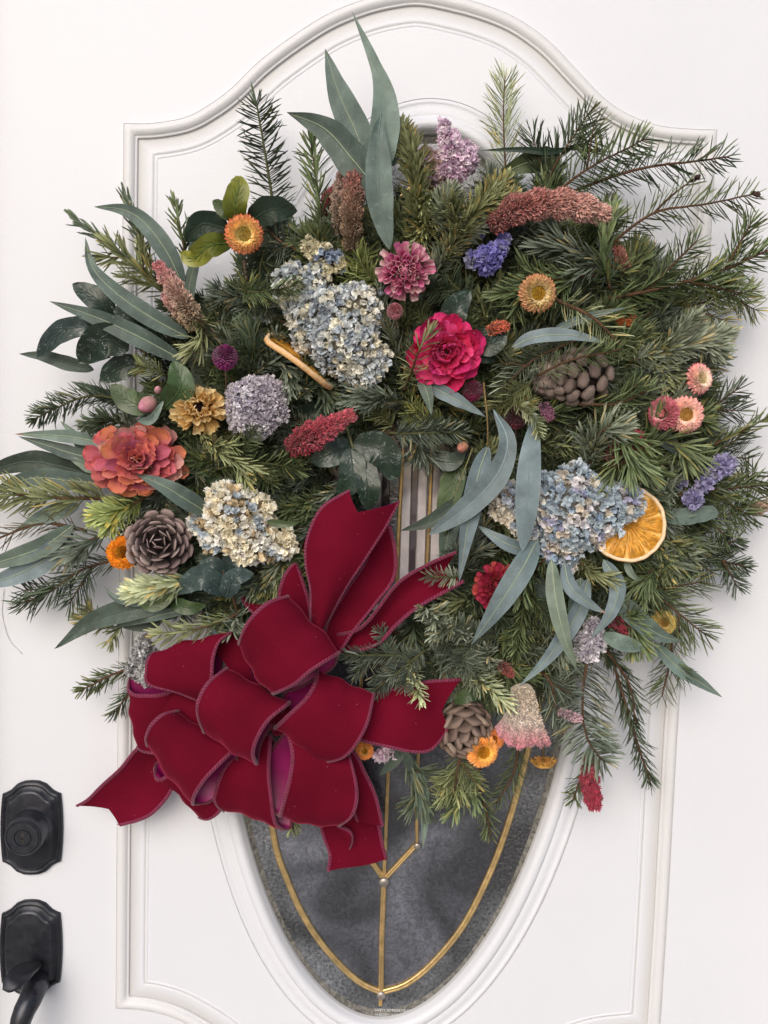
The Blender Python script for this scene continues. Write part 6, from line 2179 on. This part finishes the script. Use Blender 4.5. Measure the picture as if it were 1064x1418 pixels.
sc2 = [scale_mesh('cone_scale', 19, 22, 14, (.050, .036, .030), c, .15, .15, rim=1.15) for c in ((.24, .185, .165), (.20, .15, .135), (.30, .235, .205))]
side_cone('grey brown cone with thick rounded scales lying sideways, right of the camellia', 805, 522, .074, -1.6, -.25, 35, 48, 38, sc2, (38, 60, .74), (.06, .045, .04))
sc3 = [scale_mesh('cone_scale', 21, 32, 7, (.045, .034, .028), c, .18, .25, rim=1.25, prof=(.5, .75, .98, 1.05, .85, .55, .22)) for c in ((.21, .15, .125), (.17, .12, .10), (.28, .21, .175))]
side_cone('tan pine cone with closed scales between the bow streamer and the pink fan', 641, 1006, .066, .30, -.55, 36, 38, 46, sc3, (62, 45, .84), (.06, .045, .035))
side_cone('small closed end of a shaded cone left of the rounded scaled cone', 763, 525, .070, -.6, .2, 18, 18, 20, sc2, (48, 55, .70), (.06, .045, .04))


# ---- dried orange slices
def orange_slice(label, x, y, d, tx, tz, R, spin=0, thick=5, wave=0.0, nseg=10, dark=1.0):
    M = fr(x, y, d, tx, tz, spin)
    th = empty('orange_slice', label, 'orange slice', M[:3, 3], 'dried orange slices')
    u = np.linalg.norm(M[:3, 0])
    n_ = 96
    a = np.linspace(0, 2 * math.pi, n_, endpoint=False)
    rng = np.random.default_rng(int(x))
    wv = wave * np.sin(2 * a + 1) + wave * .4 * np.sin(3 * a)

    def ring(r, z):
        return np.stack([np.cos(a) * r, np.sin(a) * r, z + wv * (r / R) ** 2], 1) @ M[:3, :3].T + M[:3, 3]
    mb = MB()
    h = thick / 2
    rr = R * (1 + .008 * np.sin(7 * a) + .006 * np.sin(17 * a))
    prof_ = [(rr * .905, h * .5, (.80, .58, .36)), (rr * .93, h * 1.0, (.84, .64, .42)), (rr * .965, h * 1.15, (.86, .66, .44)), (rr * .99, h * .8, (.80, .52, .28)), (rr, 0, (.74, .45, .22)), (rr * .99, -h, (.66, .36, .14)), (rr * .9, -h, (.8, .6, .36))]
    G = np.stack([ring(r_, z_) for r_, z_, c_ in prof_], 1)
    C = np.tile(np.array([c_ for *_, c_ in prof_])[None], (n_, 1, 1))
    mb.grid(G, C, wrap=True)
    part('rind', mb, M_rind, th)
    # membranes: pale disc behind, visible between the segments
    mb = MB()
    rs = np.linspace(.02, .92, 6)
    G = np.stack([ring(R * k, -h * .3) for k in rs], 1)
    mb.grid(G, (.78, .50, .16), wrap=True)
    part('membrane', mb, M_rind, th)
    for k in range(nseg):
        a0 = k * 2 * math.pi / nseg + .03
        a1 = (k + 1) * 2 * math.pi / nseg - .03
        nr_, na_ = 10, 9
        G = np.zeros((nr_, na_, 3))
        C = np.zeros((nr_, na_, 3))
        for i in range(nr_):
            f = i / (nr_ - 1)
            r_ = R * (.06 + .83 * f)
            for j in range(na_):
                g = j / (na_ - 1)
                e = .5 + (g - .5) * (1 - .12 * (f > .9) - .05 * (f > .8))
                aa = a0 + (a1 - a0) * e
                edge = min(g, 1 - g) * 2
                zz = h * (.15 + .55 * min(1, edge * 2.2) * min(1, (1 - f) * 6 + .15) * (1 - .25 * math.sin(math.pi * g))) + rng.normal(0, .28)
                G[i, j] = (math.cos(aa) * r_, math.sin(aa) * r_, zz + (wave * math.sin(2 * aa + 1) + wave * .4 * math.sin(3 * aa)) * (r_ / R) ** 2)
                C[i, j] = np.array([.48, .225, .016]) * dark * (1 + rng.normal(0, .13)) * (1.25 if edge < .15 else 1)
        G = G.reshape(-1, 3) @ M[:3, :3].T + M[:3, 3]
        mb = MB()
        mb.grid(G.reshape(nr_, na_, 3), C)
        # juice fibres
        nf_ = 26
        aa = rng.uniform(a0 + .04, a1 - .04, nf_)
        r0 = rng.uniform(.15, .6, nf_) * R
        Cc = np.stack([np.cos(aa) * r0, np.sin(aa) * r0, np.full(nf_, h * .75) + wave * np.sin(2 * aa + 1) * (r0 / R) ** 2], 1) @ M[:3, :3].T + M[:3, 3]
        Dd = np.stack([np.cos(aa + rng.normal(0, .1, nf_)), np.sin(aa + rng.normal(0, .1, nf_)), np.zeros(nf_)], 1) @ M[:3, :3].T
        mb.needles(Cc, Dd, np.tile(M[:3, 2], (nf_, 1)), R * .26 * u, 1.5 * u, (.66, .33, .03), (.80, .48, .10), 0, cheap=True)
        part('segment', mb, M_orange, th)


orange_slice('dried orange slice showing its segments, half covered by the blue hydrangea', 869, 725, .083, .26, .10, 54, .3, 5)
orange_slice('dried orange slice seen edge on, below the largest hydrangea head', 416, 500,   .088, 4.6, 5.9, 58, .5, 7, wave=4.0)

# loose bleached thread on the door at the left
th = empty('loose_thread', 'fine white strand clinging to the door at the left, below the pointing leaves', 'thread', P(12, 870, .001))
mb = MB()
mb.tube(catmull([P(5, 815, .002), P(3, 850, .001), P(12, 885, .002), (P(30, 905, .001))], 20), .0004, (.8, .8, .8), 4)
part('strand', mb, M_stitch, th)
